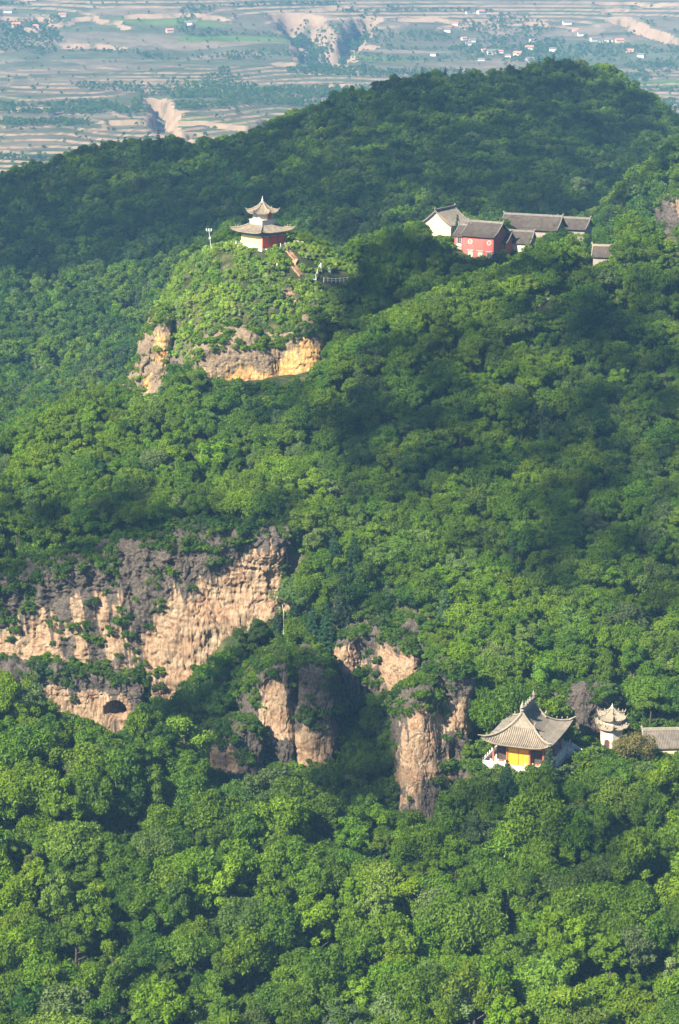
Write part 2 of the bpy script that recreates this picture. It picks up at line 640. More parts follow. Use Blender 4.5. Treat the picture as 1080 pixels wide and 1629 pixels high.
layer('knoll', [
    (520, 455, 560, '3'), (560, 405, 575), (600, 390, 580), (650, 372, 590), (690, 388, 594, 'g'), (740, 418, 585, 'g'), (800, 402, 594, 'g'), (860, 392, 602, 'g'), (930, 392, 602),
    (960, 425, 580, '4'), (940, 430, 575, '2'), (520, 525, 546), (600, 470, 560), (700, 470, 562), (800, 452, 565), (900, 432, 570), (560, 575, 534), (640, 548, 540),
    (700, 528, 540), (800, 492, 548), (1000, 405, 590), (1080, 388, 600), (1200, 370, 600), (700, 370, 625), (850, 375, 630), (560, 400, 610)],
    [(500, 520, 545, 1.5), (540, 440, 558, 1.0), (560, 405, 590, 0.9), (620, 380, 625, 0.7), (900, 360, 640, 0.6), (1300, 360, 640, 0.6), (1300, 420, 545, 1.0), (700, 540, 530, 1.0), (540, 590, 528, 1.0)])

layer('far_ridge', [
    (-150, 740, 680), (0, 705, 685), (100, 655, 690), (200, 605, 700), (0, 560, 725), (150, 545, 730), (-150, 560, 725), (0, 450, 765), (200, 450, 765), (-150, 450, 765),
    (0, 350, 803), (200, 330, 815), (400, 410, 765), (600, 300, 800), (800, 300, 800), (950, 300, 795), (450, 430, 755), (700, 370, 760), (900, 365, 760), (1080, 330, 780),
    (-300, 330, 800), (-120, 310, 815), (0, 289, 830), (60, 272, 842), (100, 264, 850), (150, 248, 860), (200, 239, 870), (265, 232, 876), (330, 240, 880), (430, 209, 890), (520, 170, 905), (600, 144, 915), (700, 124, 930), (760, 126, 936), (830, 122, 940),
    (895, 106, 945), (960, 117, 945), (1020, 152, 935), (1080, 194, 920), (1180, 250, 900), (1300, 290, 890)],
    [(-700, 330, 805, 0.9), (0, 289, 836, 0.9), (200, 239, 876, 0.9), (330, 240, 886, 0.9), (430, 209, 896, 0.9), (520, 170, 911, 0.9), (600, 144, 921, 0.9), (700, 124, 936, 0.9), (830, 122, 946, 0.9),
     (895, 106, 951, 0.9), (960, 117, 951, 0.9), (1020, 152, 941, 0.9), (1080, 194, 926, 0.9), (1500, 290, 890, 0.5), (1500, 700, 650, 0.3), (-700, 700, 650, 0.3)])

layer('right_hill', [
    (965, 350, 700), (1000, 312, 705), (1040, 272, 710), (1080, 245, 715), (1150, 205, 715), (960, 392, 680), (1080, 385, 670), (1150, 380, 665), (1020, 350, 690), (1250, 180, 715)],
    [(955, 385, 676, 0.8), (958, 355, 700, 0.9), (1000, 312, 712, 0.9), (1080, 245, 722, 0.9), (1250, 180, 722, 0.9), (1500, 180, 722, 0.9), (1500, 390, 640, 0.3), (960, 395, 640, 0.5)])

FLOOR_Y = [200, 320, 380, 420, 470, 560, 600, 700, 900, 1000, 1150, 1300]
FLOOR_Z = [95, 97, 101, 104, 108, 117, 119, 121, 110, 85, 48, 42]


def ground(x, y):
    x = np.asarray(x, float)
    y = np.asarray(y, float)
    z = np.interp(y, FLOOR_Y, FLOOR_Z) + 0 * x
    lid = np.zeros(z.shape, int)
    wx = x + 1.5 * vnoise(x * 0.13, y * 0.13) + 0.5 * vnoise(x * 0.5, y * 0.5)
    wy = y + 1.5 * vnoise(x * 0.13 + 31, y * 0.13) + 0.5 * vnoise(x * 0.5 + 9, y * 0.5)
    for i, (nm, f, pl, ks) in enumerate(LAYERS):
        fall, _ = out_dist(pl, ks, wx, wy)
        ok = fall < 160
        if not ok.any():
            continue
        zz = np.full(z.shape, -1e3)
        zz[ok] = f(x[ok], y[ok]) - fall[ok]
        m = zz > z
        z = np.where(m, zz, z)
        lid = np.where(m, i + 1, lid)
    return z, lid


GX0, GX1, GY0, GY1, GS = -250.0, 250.0, 215.0, 1150.0, 1.25
gx = np.arange(GX0, GX1 + 0.1, GS)
gy = np.arange(GY0, GY1 + 0.1, GS)
GXX, GYY = np.meshgrid(gx, gy)
GZ, GL = ground(GXX, GYY)
GZ = GZ + 0.35 * fbm(GXX * 0.15, GYY * 0.15, oct=3)

PADS = []                                                             # level building plots: (x, y, radius, z)


def flatten(x, y, r, z, soft=4.0):
    global GZ
    d = np.hypot(GXX - x, GYY - y)
    w = 1 - sstep(r, r + soft, d)
    GZ = GZ * (1 - w) + z * w
    PADS.append((x, y, r, z))


def gz(x, y):
    x = np.asarray(x, float)
    y = np.asarray(y, float)
    fx = np.clip((x - GX0) / GS, 0, len(gx) - 1.001)
    fy = np.clip((y - GY0) / GS, 0, len(gy) - 1.001)
    i, j = fx.astype(int), fy.astype(int)
    u, v = fx - i, fy - j
    return GZ[j, i] * (1 - u) * (1 - v) + GZ[j, i + 1] * u * (1 - v) + GZ[j + 1, i] * (1 - u) * v + GZ[j + 1, i + 1] * u * v


TEMPLE = P(838, 1212, 386)
PAGODA = P(972, 1190, 398)
SHED = P(1050, 1206, 398)
PAV = P(418, 393.5, 577)
flatten(TEMPLE[0], TEMPLE[1], 8.0, TEMPLE[2])
flatten(PAGODA[0], PAGODA[1], 3.5, PAGODA[2], 3)
flatten(PAV[0], PAV[1], 8.0, PAV[2], 3)

gz_grid_slope = None


def build_ground():
    ny, nx = GZ.shape
    V = np.stack([GXX, GYY, GZ], -1).reshape(-1, 3)
    idx = np.arange(ny * nx).reshape(ny, nx)
    Fq = np.stack([idx[:-1, :-1], idx[:-1, 1:], idx[1:, 1:], idx[1:, :-1]], -1).reshape(-1, 4)
    me = mesh_from('mountain_terrain', V, Fq, M['soil'], None, True)
    o = bpy.data.objects.new('mountain_terrain', me)
    link(o)
    tag(o, 'steep forested mountain ground under the trees', None, None, 'structure')
    return o


build_ground()

# ------------------------------------------------------------------ rock faces


def catmull(A, n):
    """resample control rows A (k,...) to n rows with Catmull-Rom"""
    A = np.asarray(A, float)
    k = len(A)
    t = np.linspace(0, k - 1, n)
    i = np.clip(np.floor(t).astype(int), 0, k - 2)
    u = (t - i).reshape(-1, *([1] * (A.ndim - 1)))
    p0 = A[np.clip(i - 1, 0, k - 1)]
    p1 = A[i]
    p2 = A[i + 1]
    p3 = A[np.clip(i + 2, 0, k - 1)]
    return 0.5 * ((2 * p1) + (-p0 + p2) * u + (2 * p0 - 5 * p1 + 4 * p2 - p3) * u ** 2 + (-p0 + 3 * p1 - 3 * p2 + p3) * u ** 3)


ROCKS, LEDGE = [], []


def rock_face(name, net, res=0.22, amp=1.0, label=None, seed=0, drip=0.34, hole=None, mat='rock', plants=0.12):
    """net[row][col] = (px, py, Y, weather) from the top row down; displaced, stained, real relief"""
    rows = max(len(r) for r in net)
    W = np.array([[(*P(*e[:3]), e[3]) for e in r] for r in net])
    wl = np.linalg.norm(np.diff(W[len(W) // 2, :, :3], axis=0), axis=1).sum()
    hl = np.linalg.norm(np.diff(W[:, W.shape[1] // 2, :3], axis=0), axis=1).sum()
    nu, nv = max(8, int(wl / res)), max(8, int(hl / res))
    G = catmull(W, nv)
    G = np.swapaxes(catmull(np.swapaxes(G, 0, 1), nu), 0, 1)
    Q, w = G[..., :3], G[..., 3]
    du = np.gradient(Q, axis=1)
    dv = np.gradient(Q, axis=0)
    N = np.cross(du, dv)
    N /= np.linalg.norm(N, axis=-1, keepdims=True) + 1e-9
    if (N[..., 1].mean()) > 0:
        N = -N
    x, y, z = Q[..., 0] + seed * 13.7, Q[..., 1], Q[..., 2]
    rough = 0.45 + 0.75 * sstep(0.35, 0.75, w)                 # the bare sandstone weathers smooth, the crust stays broken
    d = 1.9 * fbm(x * 0.11, y * 0.11, z * 0.09, oct=3) + 0.75 * rough * fbm(x * 0.45, y * 0.45, z * 0.28, oct=4)
    d += 0.22 * (np.abs(fbm(x * 0.8 + 5, y * 0.8, z * 0.16, oct=3)) * -1.6 + 0.5)       # vertical runnels
    d += 0.18 * fbm(x * 0.3, z * 1.6 + x * 0.1, oct=2)                                     # bedding
    d += 0.14 * fbm(x * 2.6, y * 2.6, z * 2.6, oct=3)
    c1, e1 = cells(x * 0.42 + 0.25 * fbm(x, y, z, oct=2), y * 0.42, z * 0.20 + 0.1 * fbm(x, y, z + 9, oct=2))
    c2, e2 = cells(x * 1.15, y * 1.15, z * 0.7)
    d += 0.55 * rough * (c1 - 0.5) + 0.14 * rough * (c2 - 0.5) - 0.45 * (1 - sstep(0.0, 0.07, e1)) - 0.08 * (1 - sstep(0.0, 0.1, e2))   # broken blocks and open joints
    Q = Q + N * (d * amp)[..., None]
    s = Q[..., 0] * 0.8 + Q[..., 1] * 0.3 + seed * 5.1
    spikes = np.maximum(0, vnoise(s * 0.55, z * 0.02)) * 0.9 + np.abs(vnoise(s * 1.7, z * 0.05 + 3)) * 0.7 + 0.35 * vnoise(s * 4.0, z * 0.12)
    ww = w + 0.22 * (c1 - 0.5) + drip * (spikes * 1.6 - 0.75) + 0.12 * fbm(x * 0.4, y * 0.4, z * 0.25, oct=3)
    if hole is not None:
        (hx, hy, hw, hh, depth) = hole
        px, py = to_px(Q)
        ex = (px - hx) / hw
        ey = np.where(py < hy, (py - hy) / hh, (py - hy) / (hh * 0.7))
        m = 1 - sstep(0.75, 1.0, np.sqrt(ex ** 2 + ey ** 2))
        Q = Q + np.array([0.25, 1.0, 0.04]) * (m * depth)[..., None]
        ww = ww - 0.9 * m
    nvv, nuu = w.shape
    idx = np.arange(nvv * nuu).reshape(nvv, nuu)
    Fq = np.stack([idx[:-1, :-1], idx[1:, :-1], idx[1:, 1:], idx[:-1, 1:]], -1).reshape(-1, 4)
    me = mesh_from(name, Q.reshape(-1, 3), Fq, M[mat], None, False)
    add_attr(me, 'weather', ww.ravel())
    o = bpy.data.objects.new(name, me)
    link(o)
    tag(o, label, None, None, 'structure')
    Qf = Q.reshape(-1, 3)
    ROCKS.append(Qf[Qf[:, 2] > gz(Qf[:, 0], Qf[:, 1]) + 0.25])
    du, dv = np.gradient(Q, axis=1), np.gradient(Q, axis=0)
    nz = np.cross(du, dv)
    nz = np.abs(nz[..., 2]) / (np.linalg.norm(nz, axis=-1) + 1e-9)
    top = np.linspace(0, 1, len(Q))[:, None] < 0.30
    rnd = np.random.default_rng(seed).random(nz.shape)
    okb = ((nz > 0.5) & top & (fbm(x * 0.3, y * 0.3, z * 0.3, oct=2) > -0.3)) | ((nz > 0.68) & (ww > 0.45) & (fbm(x * 0.3, y * 0.3, z * 0.3, oct=2) > plants))
    LEDGE.append(Q[okb])
    return o
CLEAR = []                                   # (polygon in photograph pixels, Y): no crown may stand in front of it


def clear(poly, Y):
    CLEAR.append((poly, Y))


def net(cols, rows):
    """rows: list of (ys, Ys, ws); scalars are spread over the columns"""
    out = []
    for ys, Ys, ws in rows:
        n = len(cols)
        ys = ys if isinstance(ys, (list, tuple)) else [ys] * n
        Ys = Ys if isinstance(Ys, (list, tuple)) else [Ys] * n
        ws = ws if isinstance(ws, (list, tuple)) else [ws] * n
        out.append([(cols[i], ys[i], Ys[i], ws[i]) for i in range(n)])
    return out


c_ = [-90, 0, 60, 130, 200, 250, 300, 340, 385, 425, 458, 480]
rock_face('cliff_face', net(c_, [
    ([910, 902, 886, 866, 852, 846, 838, 834, 828, 824, 826, 845], 456, 1),
    ([930, 922, 905, 885, 872, 865, 855, 850, 845, 840, 846, 865], [448] * 10 + [450, 453], 1),
    ([965, 955, 940, 920, 905, 900, 890, 880, 868, 858, 862, 880], [446.5] * 10 + [449, 453], [1, 1, 1, 1, 1, 1, 1, .95, .9, .85, .9, 1]),
    ([1000, 988, 978, 962, 958, 955, 928, 906, 892, 874, 878, 900], [445.5] * 10 + [448.5, 453], [.7, .68, .62, .52, .58, .66, .68, .62, .55, .42, .45, .8]),
    ([1032, 1030, 1025, 1015, 1012, 1012, 990, 960, 935, 905, 895, 915], [444.5, 444.5, 444.5, 444.5, 444.5, 443.5, 442.5, 443.5, 444.5, 445.5, 447.5, 452], [.35, .30, .28, .48, .60, .22, .08, .05, .0, .0, .2, .7]),
    ([1056, 1056, 1056, 1056, 1062, 1075, 1085, 1060, 1035, 960, 930, 940], [443.5, 443.5, 443.5, 443.5, 443, 441.5, 440.5, 441.5, 443, 444.5, 446, 451], [.3, .28, .3, .4, .55, .3, .15, .1, .05, .1, .3, .8]),
    ([1080, 1080, 1080, 1085, 1095, 1120, 1130, 1110, 1085, 1010, 975, 975], [443, 443, 443, 443, 442, 440, 438.5, 439.5, 441, 443, 445, 450], [.8, .8, .8, .8, .8, .6, .6, .5, .4, .5, .7, 1])]),
    res=0.20, label='dark crusted cliff with drips of bare tan sandstone across the left of the gorge', seed=1)
c_ = [-90, 0, 50, 90, 130, 165, 200, 228, 250]
rock_face('cliff_face', net(c_, [
    (1048, [446] * 8 + [447], 1),
    ([1062, 1062, 1062, 1062, 1064, 1068, 1074, 1085, 1100], [440.5] * 7 + [442, 446], 1),
    ([1084, 1084, 1084, 1084, 1088, 1094, 1098, 1108, 1120], [439.5] * 7 + [441, 446], [.9, .9, .85, .8, .85, .9, .85, 1, 1]),
    ([1098, 1098, 1098, 1096, 1104, 1108, 1112, 1124, 1140], [439] * 7 + [441, 446], [.6, .5, .4, .22, .3, .3, .5, .9, 1]),
    ([1120, 1120, 1120, 1122, 1128, 1134, 1138, 1145, 1155], [438.6] * 7 + [440, 445], [.3, .3, .3, .1, .1, .12, .25, .8, 1]),
    ([1190, 1190, 1190, 1190, 1190, 1190, 1190, 1190, 1190], [437] * 7 + [439, 444], .4)]),
    res=0.18, amp=0.7, label='lower ledge of the left cliff with a small arched cave at its foot', seed=2, hole=(183, 1132, 19, 18, 4.5))
c_ = [378, 408, 428, 455, 471, 486, 512, 534, 552]
rock_face('rock_pillar', net(c_, [
    ([1075, 1045, 1035, 1028, 1035, 1030, 1040, 1058, 1080], [432, 427, 426, 425, 425, 424, 424, 426, 432], 1),
    ([1095, 1072, 1058, 1052, 1062, 1056, 1062, 1085, 1100], [428, 417, 415, 415, 417, 414.5, 414.5, 417, 428], 1),
    ([1120, 1105, 1096, 1095, 1105, 1100, 1105, 1112, 1125], [427, 416, 414.3, 414.3, 416.6, 413.5, 413.5, 416, 427], [1, .9, .5, .5, .9, 1, 1, 1, 1]),
    ([1150, 1140, 1130, 1130, 1140, 1140, 1145, 1142, 1150], [426, 415.5, 413.9, 413.9, 416.2, 413.2, 413, 415.5, 426], [1, .8, .1, .05, .5, .85, .75, .6, 1]),
    ([1190, 1172, 1168, 1165, 1178, 1180, 1182, 1172, 1180], [425, 415, 413.5, 413.5, 415.5, 412.8, 412.5, 415, 425], [1, .7, .05, .05, .3, .15, .15, .3, 1]),
    ([1225, 1200, 1190, 1190, 1215, 1222, 1215, 1205, 1215], [424, 414, 412.5, 412.5, 414.5, 411.8, 411.5, 414, 424], [1, 1, .8, .8, .5, .5, .5, .8, 1]),
    (1245, [423, 413, 411.5, 411.5, 413, 411, 411, 413, 423], 1)]),
    res=0.18, amp=0.55, label='double rock pillar with a dark right lobe and bare tan left face in the middle of the gorge', seed=3)
c_ = [322, 340, 365, 392, 418, 436]
rock_face('rock_spur', net(c_, [
    ([1165, 1158, 1150, 1145, 1150, 1165], [424, 418, 417, 417, 418, 424], 1),
    ([1180, 1172, 1165, 1163, 1168, 1180], [422, 412, 410, 410, 412, 420], .95),
    ([1195, 1190, 1185, 1185, 1190, 1200], [421, 410, 408.5, 408.5, 410, 419], [1, .75, .8, .9, 1, 1]),
    ([1215, 1212, 1210, 1212, 1215, 1222], [420, 409, 407.5, 407.5, 409, 418], [1, .3, .4, .9, 1, 1]),
    (1250, [419, 408, 406, 406, 408, 417], 1)]),
    res=0.2, amp=0.7, label='low dark rock spur left of the double rock pillar', seed=4)
c_ = [520, 545, 575, 605, 635, 662, 682]
rock_face('rock_face', net(c_, [
    ([1000, 985, 985, 985, 1010, 1025, 1050], [442.0, 436.0, 435.0, 434.0, 430.0, 429.0, 436.0], 1),
    ([1030, 1012, 1005, 1005, 1028, 1040, 1060], [438.0, 429.0, 428.0, 427.0, 423.0, 422.0, 434.0], [1, 1, 1, 1, .8, .7, 1]),
    ([1055, 1038, 1036, 1036, 1046, 1055, 1075], [437.0, 427.0, 428.5, 427.0, 422.0, 421.0, 433.0], [1, .5, .75, .6, .3, .3, 1]),
    ([1080, 1058, 1060, 1062, 1068, 1075, 1090], [436.0, 426.5, 428.0, 426.0, 421.5, 420.5, 432.0], [1, .35, .6, .4, .1, .15, 1]),
    ([1105, 1090, 1088, 1090, 1095, 1098, 1105], [435.0, 425.5, 426.0, 424.5, 421.0, 420.0, 431.0], [1, .7, .75, .5, .3, .4, 1]),
    (1130, [434, 424, 424, 423, 420, 419, 430], .9)]),
    res=0.2, amp=0.7, label='ragged tan and dark rock face at the head of the middle gully', seed=5)
c_ = [624, 641, 655, 672, 690, 704, 722, 744, 764]
rock_face('rock_pillar', net(c_, [
    ([1125, 1100, 1092, 1082, 1066, 1054, 1050, 1062, 1090], [405, 400, 399, 399, 400, 401, 402, 402, 406], 1),
    ([1138, 1122, 1110, 1102, 1084, 1070, 1066, 1082, 1102], [402, 392.5, 391, 391, 394, 396, 396, 397, 404], 1),
    ([1160, 1145, 1132, 1122, 1128, 1100, 1100, 1108, 1122], [401, 391.5, 390, 390, 392, 395.5, 395.5, 396.5, 403], [1, .7, .55, .5, .5, 1, .95, .6, .8]),
    ([1190, 1175, 1165, 1158, 1160, 1148, 1138, 1136, 1145], [400, 390.5, 389, 389, 390.5, 393.5, 394, 395.5, 402], [1, .6, .35, .12, .18, .45, .3, .1, .5]),
    ([1220, 1205, 1200, 1195, 1192, 1185, 1180, 1178, 1185], [399, 389.5, 388, 388, 389, 391, 392.5, 394, 401], [.9, .45, .2, .25, .3, .8, .9, .8, 1]),
    ([1245, 1238, 1236, 1232, 1228, 1220, 1215, 1210, 1215], [398, 388.5, 387, 387, 388, 389.5, 391, 393, 400], [.8, .15, .05, .1, .15, .5, .8, .8, 1]),
    ([1265, 1260, 1256, 1252, 1248, 1245, 1240, 1235, 1240], [397, 388, 386.5, 386.5, 387.5, 389, 390.5, 392, 399], [.9, .55, .5, .55, .6, .7, .8, 1, 1]),
    (1315, [396, 386, 385, 385, 386, 387.5, 389, 391, 398], 1)]),
    res=0.17, amp=0.5, label='tall bare orange rock pillar standing left of the lower temple', seed=6)
c_ = [308, 322, 350, 385, 420, 445, 468, 492, 512, 526]
rock_face('cliff_face', net(c_, [
    ([560, 540, 526, 522, 526, 520, 504, 496, 500, 520], [552, 547, 546, 546, 546, 546, 546, 547, 549, 555], 1),
    ([566, 552, 538, 533, 538, 540, 522, 514, 518, 530], [549, 542, 541, 541, 541.5, 542, 541.5, 541.5, 543, 552], 1),
    ([585, 578, 568, 562, 562, 562, 546, 538, 542, 550], [548, 541, 539.8, 539.5, 540, 541.2, 540.2, 540, 542, 551], [1, 1, 1, .9, .85, .9, .8, .7, .7, 1]),
    ([602, 598, 592, 588, 584, 582, 572, 560, 562, 570], [547.5, 540.5, 539.4, 539, 539.2, 540.6, 539.4, 539.2, 541.5, 550], [1, .95, .75, .42, .35, .5, .3, .22, .2, .7]),
    ([618, 614, 612, 610, 606, 604, 596, 588, 582, 590], [547, 540, 539, 538.7, 538.7, 540, 538.8, 538.6, 541, 549], [1, .85, .45, .05, .0, .1, .0, .0, .05, .5]),
    (632, [546.5, 539.5, 538.6, 538.3, 538.3, 539.3, 538.3, 538.2, 540.5, 548], [1, .9, .5, .2, .1, .1, .1, .1, .2, .6]),
    (665, [546, 539, 538, 538, 538, 539, 538, 538, 540, 548], .5)]),
    res=0.2, amp=0.6, label='sunlit cliff under the hilltop pavilion, brown above and orange below', seed=7, mat='rock_brown', plants=9)
c_ = [190, 206, 224, 246, 268, 284]
rock_face('cliff_face', net(c_, [
    ([620, 590, 545, 498, 490, 500], [572, 565, 563, 562, 561, 566], .9),
    ([632, 606, 562, 515, 505, 515], [568, 558, 556, 555, 555, 562], .95),
    ([640, 616, 582, 545, 535, 545], [567, 556.5, 554.5, 553.5, 553.5, 561], [.9, .8, .7, .75, .6, .8]),
    ([648, 625, 604, 578, 565, 575], [566, 555, 553, 552, 552, 560], [.9, .85, .7, .8, .55, .8]),
    ([660, 640, 630, 610, 600, 610], [565, 554, 552, 550.5, 550.5, 558], .8),
    (680, [564, 553, 551, 549, 549, 556], .9)]),
    res=0.22, amp=0.8, label='grey rock flank on the left of the pavilion hill', seed=8, drip=0.3, mat='rock_brown')
c_ = [1040, 1052, 1066, 1085, 1110]
rock_face('rock_face', net(c_, [
    ([350, 318, 308, 305, 300], [690, 684, 683, 683, 685], .8),
    ([370, 335, 320, 316, 312], [684, 677, 675, 675, 678], [.8, .65, .6, .7, .8]),
    ([385, 360, 350, 345, 340], [683, 675, 673, 673, 676], [.7, .6, .75, .8, .8]),
    ([398, 388, 380, 378, 375], [682, 673, 671, 671, 674], [.8, .7, .75, .8, .9]),
    (430, [681, 671, 669, 669, 672], 1)]),
    res=0.35, amp=1.0, label='grey rock wall on the green hillside at the right edge', seed=9, drip=0.35)
c_ = [846, 868, 890, 908, 927, 945, 962, 985, 1010]
rock_face('rock_face', net(c_, [
    ([1110, 1095, 1090, 1084, 1080, 1082, 1086, 1092, 1108], [415, 412, 411, 410.5, 410.5, 410.5, 411, 412, 416], 1),
    ([1122, 1108, 1104, 1098, 1094, 1096, 1098, 1104, 1118], [411, 406, 405, 404, 403.5, 404, 404.5, 406, 412], 1),
    ([1140, 1132, 1128, 1124, 1122, 1124, 1126, 1130, 1138], [410, 405, 403.5, 402.5, 402, 402.5, 403, 405, 411], [1, .95, .85, .8, .7, .85, .9, .95, 1]),
    (1180, [409, 404, 402.5, 401.5, 401, 401.5, 402, 404, 410], [1, .9, .85, .8, .4, .8, .9, .9, 1])]),
    res=0.2, amp=0.6, label='brown rock wall rising behind the lower temple and the pagoda', seed=10)


BOULD = []


def boulder(name, px, py, Y, r, w, label, squash=0.8, wide=1.0, sink=0.2, seed=0):
    bm = bmesh.new()
    bmesh.ops.create_icosphere(bm, subdivisions=4, radius=1.0)
    V = np.array([v.co[:] for v in bm.verts])
    cv, ce = cells(V[:, 0] * 1.6 + seed * 3, V[:, 1] * 1.6, V[:, 2] * 1.3)
    d = 1 + 0.45 * fbm(V[:, 0] * 1.3 + seed * 7, V[:, 1] * 1.3, V[:, 2] * 1.3, oct=3) + 0.35 * (cv - 0.5) - 0.2 * (1 - sstep(0, 0.12, ce)) + 0.12 * fbm(V[:, 0] * 4 + seed, V[:, 1] * 4, V[:, 2] * 4, oct=2)
    V = V * d[:, None]
    for Yq in np.arange(380.0, 930.0, 0.5):                   # seat it in the hillside it is seen on
        c = P(px, py, Yq)
        if c[2] <= float(gz(c[0], c[1])):
            break
    c = c + np.array([0.0, 0.3 * r, 0.0])
    BOULD.append((c, r * wide, r * squash))
    ww = w - 0.5 * (-V[:, 2]) * (w < 0.95) + 0.2 * fbm(V[:, 0] * 3, V[:, 1] * 3, V[:, 2], oct=3)
    Q = c + V * np.array([r * wide, r, r * squash]) * 0.72
    Fq = np.array([[v.index for v in f.verts] for f in bm.faces])
    bm.free()
    me = mesh_from(name, Q, Fq, M['rock'], None, True)
    add_attr(me, 'weather', ww)
    o = bpy.data.objects.new(name, me)
    link(o)
    tag(o, label, None, None, 'structure')
    return o


for k, (px, py, Y, r, w, sq, wd, lab) in enumerate([
        (302, 441, 567, 1.6, .9, .8, 1.2, 'dark rock knob on the left shoulder of the pavilion hill'),
        (336, 461, 556, 1.7, .35, 1.3, .6, 'thin orange rock outcrop among bushes below the lamp mast'),
        (314, 520, 548, 2.4, .4, 1.1, 1.0, 'orange brown outcrop above the left flank of the pavilion hill'),
        (290, 520, 551, 1.8, .3, .9, 1.1, 'pale tan outcrop beside the grey rock flank'),
        (360, 448, 557.5, 1.6, .5, .7, 1.4, 'small brown outcrop in the bushes below the pavilion'),
        (442, 466, 555, 2.2, .25, 1.0, 1.9, 'wide orange outcrop in the bushes below the hill path'),
        (470, 478, 553, 1.5, .35, .9, 1.3, 'low orange outcrop right of the wide orange one'),
        (503, 488, 550, 2.0, .95, 1.2, .9, 'dark overhanging boulder on the right edge of the pavilion hill'),
        (508, 510, 545, 1.6, .15, 1.0, .8, 'orange rock below the dark overhanging boulder'),
        (274, 600, 549, 2.4, .4, 1.6, .7, 'tan rock rib between the grey flank and the sunlit cliff'),
        (960, 240, 828, 4.4, .25, .9, 1.3, 'pale bare rock patch high on the far forested ridge'),
        (624, 249, 833, 1.8, .3, .8, 1.2, 'small pink bare patch on the far forested ridge'),
        (862, 156, 920, 2.2, .3, .5, 1.8, 'thin pink bare patch below the ridge top'),
        (60, 583, 640, 1.9, .5, 1.2, 1.0, 'pinkish rock outcrop in the forest of the left valley'),
        (112, 668, 600, 2.4, .7, .8, 1.6, 'greyish brown rock in the left valley forest'),
        (462, 966, 437, 2.2, .35, 1.4, .8, 'pale pink rock showing between trees above the double pillar'),
        (690, 985, 425, 1.9, .3, .6, 1.8, 'reddish earth bank in the trees above the middle gully'),
        (548, 580, 540, 1.6, .8, 1.5, .5, 'grey rock sliver right of the sunlit cliff'),
        (665, 1000, 432, 2.4, .85, 1.0, 1.5, 'dark brown rock bank above the middle gully'),
        (742, 1198, 388, 1.3, .4, .9, 1.2, 'pale rock on the right shoulder of the tall orange pillar')]):
    boulder('rock_outcrop', px, py, Y, r, w, lab, sq, wd, seed=k)

clear([(0, 930), (60, 915), (150, 890), (300, 868), (345, 862), (430, 848), (436, 895), (388, 955), (352, 1036), (330, 1045), (290, 1085), (250, 1065), (225, 1050), (0, 1075)], 446)
clear([(84, 1092), (130, 1092), (200, 1110), (200, 1152), (168, 1150), (84, 1118)], 440)
clear([(420, 1060), (455, 1050), (530, 1080), (538, 1150), (532, 1180), (505, 1204), (480, 1204), (472, 1178), (418, 1174)], 414)
clear([(350, 1165), (415, 1160), (412, 1215), (348, 1215)], 409)
clear([(545, 1010), (600, 1000), (655, 1040), (655, 1092), (560, 1080)], 429)
clear([(655, 1112), (700, 1075), (742, 1085), (752, 1130), (715, 1150), (712, 1200), (735, 1215), (700, 1245), (690, 1266), (636, 1264), (636, 1180)], 391)
clear([(320, 552), (390, 535), (430, 545), (470, 520), (512, 515), (512, 576), (480, 606), (330, 604)], 541)
clear([(210, 620), (225, 560), (245, 512), (268, 510), (262, 600)], 555)
clear([(1048, 320), (1080, 312), (1080, 385), (1050, 380)], 676)
clear([(952, 230), (972, 228), (975, 242), (948, 246)], 826)
clear([(768, 1165), (830, 1100), (860, 1090), (925, 1130), (938, 1190), (905, 1198), (862, 1196), (835, 1203), (800, 1203), (784, 1198)], 392)
clear([(946, 1118), (1002, 1118), (1008, 1150), (990, 1170), (972, 1188), (945, 1188)], 398)
clear([(1030, 1160), (1075, 1160), (1075, 1202), (1035, 1200)], 398)
clear([(366, 315), (470, 315), (468, 385), (370, 386)], 574)
clear([(669, 328), (745, 325), (748, 352), (718, 374), (690, 366)], 608)
clear([(720, 350), (800, 350), (850, 362), (842, 380), (795, 384), (770, 406), (722, 404)], 600)
clear([(790, 338), (880, 340), (935, 350), (930, 350), (860, 356)], 612)
clear([(938, 392), (978, 392), (972, 412), (945, 424), (936, 420)], 584)
clear([(856, 484), (888, 462), (888, 476), (860, 490)], 535)
clear([(330, 355), (345, 355), (342, 398), (334, 398)], 570)
clear([(505, 416), (553, 425), (553, 449), (505, 446)], 566)
clear([(455, 397), (470, 400), (476, 413), (472, 422), (484, 440), (472, 442), (461, 424), (464, 413)], 578)
clear([(462, 384), (486, 388), (486, 396), (464, 397)], 572)
# ------------------------------------------------------------------ trees


def leaves(C, Nn, S, g, aspect=0.8):
    """one folded leaf spray (4 vertices) at each centre C, facing Nn, of size S"""
    n = len(C)
    t = g.normal(size=(n, 3))
    t -= (t * Nn).sum(1, keepdims=True) * Nn
    t /= np.linalg.norm(t, axis=1, keepdims=True) + 1e-9
    b_ = np.cross(Nn, t)
    s = S[:, None]
    V = np.stack([C - t * s, C + b_ * s * aspect * 0.5 - Nn * s * 0.18, C + t * s, C - b_ * s * aspect * 0.5 - Nn * s * 0.18], 1)
    return V.reshape(-1, 3), np.arange(n * 4).reshape(-1, 4)


